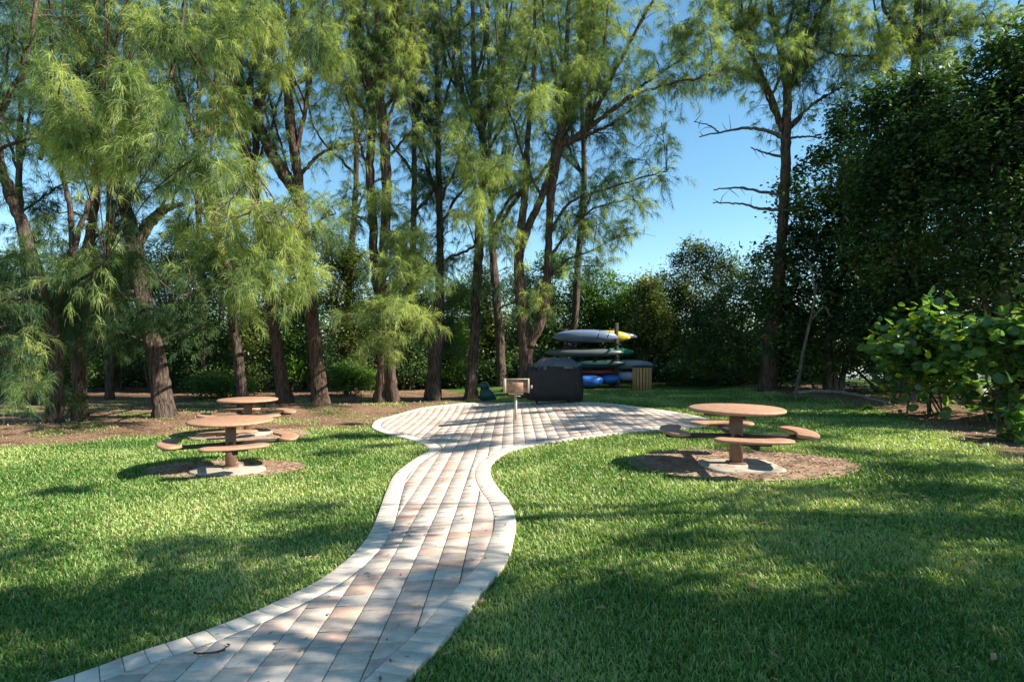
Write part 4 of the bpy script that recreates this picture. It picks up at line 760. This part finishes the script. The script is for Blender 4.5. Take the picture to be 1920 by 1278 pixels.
# mangroves behind
# off-frame shade trees whose crowns throw the dapple on the near lawn
def shade_tree(label, tx, ty, clumps, seed, lsize=.12, per=260, mat=LEAFD):
    r = np.random.default_rng(seed); z0 = float(gz(tx, ty)); root = empty('broadleaf_tree', (tx, ty, z0)); tag(root, label, 'tree', 'broadleaf trees outside the right edge')
    loc = np.array([tx, ty, z0]); C = np.array([c[:3] for c in clumps]) - loc; rad = np.array([c[3] for c in clumps]); tm = Mesh(); cm = Mesh()
    ctr = C.mean(0); P = spline([(0, 0, -.1), (ctr[0] * .1, ctr[1] * .1, C[:, 2].min() * .55), (ctr[0] * .7, ctr[1] * .7, C[:, 2].max() * .85)], 16); tube(tm, P, np.linspace(.2, .06, 16), 10, True, .15, seed)
    for c in C: a = P[r.integers(6, 16)]; tube(tm, spline([a, (a + c) / 2 + r.normal(0, .2, 3), c], 7), np.linspace(.035, .01, 7), 4, False)
    n = len(C) * per; ci = np.arange(n) % len(C); p = C[ci] + r.normal(0, .5, (n, 3)) * rad[ci][:, None] * np.array([1, 1, .6]); leaves(cm, p, 1.0, lsize, r)
    tm.build('trunk', BARKG, root, True); cm.build('crown', mat, root)
rsd = np.random.default_rng(77); ct = 1 / math.tan(R(SUN_EL)); cl = []
for _ in range(1700):
    gx_ = rsd.uniform(-7, 9); gy_ = rsd.uniform(1.2, 9.0)
    if abs(gx_) > gy_ + 1.5: continue
    right = sstep((gx_ - 1.5) / 2.5)
    pr = np.interp(gy_, [1.2, 3.2, 3.9, 4.6, 5.6, 6.2, 9], [.8, .7, .4, .34, .16, 0.02, 0.0]) ; pr = max(pr, float(right) * np.interp(gy_, [3, 5, 6.5, 9], [.4, .3, .22, .22]))
    band = 0.5 + 0.5 * math.sin(gy_ * 5.2 + gx_ * .35 + 1.2 * math.sin(gx_ * .9))
    if rsd.random() > pr * (.25 + 1.1 * band): continue
    if -1.5 < gx_ < 2.2 and gy_ > 4.4 and rsd.random() < .8: continue
    if (gx_ - 2.6) ** 2 / 4 + (gy_ - 7.8) ** 2 / 1.2 < 1: continue
    if gy_ > 2.7 and abs(gx_ - np.interp(gy_, [2.7, 3.5, 4.5, 6, 8], [-.9, -.55, -.3, -.15, -.4])) < .8 and rsd.random() < (.5 if gy_ < 3.4 else .9): continue
    h = rsd.uniform(4.5, 9.5); X = gx_ + h * ct * math.sin(R(SUN_AZ)); Y = gy_ + h * ct * math.cos(R(SUN_AZ)); q = max(Y, .1)
    if X / q < 1.12 and (h - 1.6) / q < .85: continue
    if min([((X - a[0]) ** 2 + (Y - a[1]) ** 2 + (h - a[2]) ** 2) ** .5 for a in cl] or [9]) < .42: continue
    cl.append((X, Y, h, rsd.uniform(.3, .6)))
for _ in range(75):                       # thin high boughs whose shadows streak the patio
    gx_ = rsd.uniform(-4, 5.5); gy_ = rsd.uniform(9.8, 16.5); h = rsd.uniform(8.8, 12)
    X = gx_ + h * ct * math.sin(R(SUN_AZ)); Y = gy_ + h * ct * math.cos(R(SUN_AZ))
    if X / Y > 1.0 or (h - 1.6) / Y > .72: cl.append((X, Y, h, rsd.uniform(.2, .42)))
print('shade clumps', len(cl))
def clear_grape(c):
    k = (c[2] - 1.3) * ct; gx2 = c[0] - k * math.sin(R(SUN_AZ)); gy2 = c[1] - k * math.cos(R(SUN_AZ)); return not (7.6 < gx2 < 12.5 and 9.5 < gy2 < 14.2)
cl = [c for c in cl if clear_grape(c)]
sites = [(7.5, 1.2, 'broadleaf tree just outside the frame near the camera'), (10.5, 4.6, 'broadleaf tree outside the frame beyond the nearest one'), (13.5, 1.5, 'broadleaf tree outside the frame farthest to the right'), (15.5, 11.5, 'tall thin broadleaf tree outside the frame beside the patio')]
for i, (sx, sy, lab) in enumerate(sites):
    mine = [c for c in cl if min(range(4), key=lambda k: 1e3 * (k == 3) * (c[1] < 8) + 1e3 * (k != 3) * (c[1] >= 8) + (c[0] - sites[k][0]) ** 2 + (c[1] - sites[k][1]) ** 2) == i]
    shade_tree(lab, sx, sy, mine, 90 + i)
for i, (sx, sy, h) in enumerate([(19, 15, 10), (20, 20, 11), (17, 25, 11)]):
    mine = [(sx + rsd.normal(0, 1.9), sy + rsd.normal(0, 1.9), rsd.uniform(1.5, h), rsd.uniform(.7, 1.3)) for _ in range(110)]; mine = [c for c in mine if clear_grape(c)]
    shade_tree(['broadleaf tree behind the tallest dark tree', 'broadleaf tree behind the middle dark tree', 'broadleaf tree deep in the right-hand woods'][i], sx, sy, mine, 95 + i, .16, 240)
# far bank woods beyond the water: one unbroken mass
fm = Mesh(); rf = np.random.default_rng(9); K = 4000; fx = rf.uniform(-85, 85, K); fy = rf.uniform(58, 66, K); top = 5.0 + 1.4 * np.sin(fx * .21) + 1.0 * np.sin(fx * .53 + 1); fz = -.9 + rf.random(K) ** .8 * (top + 1.5)
ci = rf.integers(0, K, 110000); pp = np.column_stack([fx, fy, fz])[ci] + rf.normal(0, 1, (110000, 3)) * np.array([1.2, .8, .7]); leaves(fm, pp, 1.0, .42, rf)
tag(fm.build('far_woods', LEAFD), None, None, None, 'stuff')
um = Mesh(); ru = np.random.default_rng(12); K = 7000; ux = ru.uniform(-34, 15, K); uy = ru.uniform(26.5, 33.5, K); uz = ru.random(K) * (1.2 + .4 * np.sin(ux * .9) + (uy > 29) * 1.4 + (uy > 30.8) * (ux < 1) * 2.2) + gz(ux, uy)
ci = ru.integers(0, K, 260000); pp = np.column_stack([ux, uy, uz])[ci] + ru.normal(0, 1, (260000, 3)) * .3; leaves(um, pp, 1.0, .16, ru)
tag(um.build('bank_undergrowth', LEAFD), None, None, None, 'stuff')
GB = 'waterside shrubs and trees behind the pines'
bgs = [
 (1290, 27, [(1290,480,30,35),(1270,540,50,40),(1330,500,35,40),(1310,570,60,45),(1370,520,30,40),(1260,610,50,40),(1350,600,50,50),(1300,650,60,30)], 17000, LEAFM, 'airy olive tree standing below the open sky by the kayaks'),
 (1110, 29, [(1110,530,50,28),(1080,570,50,35),(1140,580,50,40),(1180,560,35,40),(1110,620,60,35),(1200,610,45,40),(1220,560,30,35),(1070,640,50,35),(1150,660,60,30)], 20000, LEAFG, 'bright green leafy tree right behind the kayak rack'),
 (1215, 25.5, [(1225,590,35,35),(1240,640,45,30),(1215,540,25,30),(1190,630,30,30)], 8000, LEAFM, 'small olive mangrove right of the top kayak'),
 (1020, 30, [(1020,560,40,40),(1000,620,45,40),(1040,500,35,35),(1040,650,50,30),(980,540,30,40)], 10000, LEAFG, 'leafy tree seen between the twin stemmed pine and the kayaks'),
 (915, 29, [(910,600,45,45),(930,660,45,35),(900,540,40,40),(870,640,40,45),(890,690,50,25)], 11000, LEAFM, 'olive shrub behind the clean lit trunk'),
 (845, 27, [(850,640,40,45),(840,690,50,25),(860,560,35,40),(800,700,35,20)], 8500, LEAFG, 'green shrub behind the stout dark trunk'),
 (760, 26, [(760,640,50,45),(770,690,50,28),(740,560,50,45),(790,580,40,40),(780,500,40,35)], 14000, LEAFD, 'dark shrub behind the double trunked pine'),
 (660, 25, [(660,690,45,30),(650,630,50,40),(640,550,50,50),(680,600,40,45),(620,480,40,40),(660,490,40,35)], 14000, LEAFM, 'olive shrub between the straight pine and the double pine'),
 (655, 22.5, [(650,705,35,22),(685,710,25,16)], 4000, LEAFG, 'low bright green bush at the foot of the straight pine'),
 (560, 25, [(560,690,40,30),(550,630,40,40),(560,560,40,50),(540,480,35,40)], 10000, LEAFG, 'green shrub between the two trunks right of the picnic tables'),
 (480, 24.5, [(480,700,40,28),(470,640,45,40),(480,570,40,45),(460,500,50,40),(500,460,40,30)], 12000, LEAFM, 'olive shrub behind the farther left picnic table'),
 (400, 24.5, [(400,700,50,30),(390,640,50,45),(380,560,50,50),(350,480,50,45),(420,500,40,40)], 15000, LEAFD, 'dark shrub right of the forked pine'),
 (410, 21.5, [(400,722,40,18),(450,728,30,14)], 3500, LEAFG, 'low green bush beyond the farther left picnic table'),
 (300, 25, [(330,690,40,40),(320,610,50,50),(290,520,50,50),(270,640,40,50)], 13000, LEAFD, 'dark shrub directly behind the forked pine'),
 (225, 25.5, [(220,650,45,45),(230,560,50,50),(200,500,50,40),(190,690,40,30)], 13000, LEAFM, 'olive mangrove in front of the glinting water at left'),
 (120, 23, [(120,680,60,50),(100,600,60,55),(140,520,50,50),(80,720,60,30)], 15000, LEAFD, 'dark shrub behind the mottled trunk'),
 (20, 22, [(20,690,60,60),(0,600,60,60),(30,520,50,50),(-60,650,60,80)], 15000, LEAFD, 'dark shrub in the left corner of the picture'),
 (1260, 24, [(1265,700,30,15),(1330,715,50,14),(1400,722,50,14)], 5000, LEAFD, 'low dark bush right of the slatted bin'),
]
for i, (b, Z, bl, n, mt, lab) in enumerate(bgs):
    n = int(n * 2.2)
    broad('mangrove_shrub' if bl[0][1] > 600 else 'mangrove_tree', lab, 'shrub' if bl[0][1] > 600 else 'tree', b, Z, bl, n, .11 * (Z / 25), mt, 6, seed=20 + i, group=GB, clump=.38, tw=.045)
q = lambda px, py, dz=0: U(px, py, 16.5 + dz)
P = spline([q(1492, 742), q(1506, 660), q(1522, 590), q(1532, 530)], 24); P[0][2] = float(gz(P[0][0], P[0][1])) - .1; m = Mesh(); tube(m, P, np.linspace(.05, .02, 24), 8, True, .2); tube(m, spline([P[14], q(1545, 575), q(1556, 592)], 10), np.linspace(.035, .015, 10), 6)
tube(m, spline([P[20], q(1520, 500), q(1500, 470)], 10), np.linspace(.03, .012, 10), 6)
tag(m.build('dead_sapling', BARKG, None, True), 'pale bare leaning sapling with a broken fork in front of the dark trees', 'dead tree')
# sea grape bushes
GS = 'round-leaved bushes on the right mulch strip'
broad('sea_grape_bush', 'round-leaved bush at the left end of the sunlit bushes', 'bush', 1745, 12.8, [(1755,690,65,45),(1725,655,42,35),(1775,645,45,38),(1710,700,34,34),(1752,600,14,20),(1690,655,18,16)], 1500, .18, GRAPE, 9, seed=60, group=GS, round_=True, clump=.5, tw=.022)
broad('sea_grape_bush', 'round-leaved bush cut by the right edge with a yellow leaf', 'bush', 1890, 11.4, [(1895,680,65,60),(1870,630,38,34),(1925,620,42,42),(1890,740,65,28),(1960,700,70,70),(1960,610,50,50)], 1900, .18, GRAPE, 9, seed=61, group=GS, round_=True, clump=.5, tw=.022)
broad('sea_grape_bush', 'low dark round-leaved bush at the lowest right corner of the mulch', 'bush', 1900, 9.6, [(1925,800,40,28),(1970,780,70,50)], 300, .15, GRAPE, 6, seed=62, group=GS, round_=True, clump=.3, tw=.016)
print('leaves', LT[0])
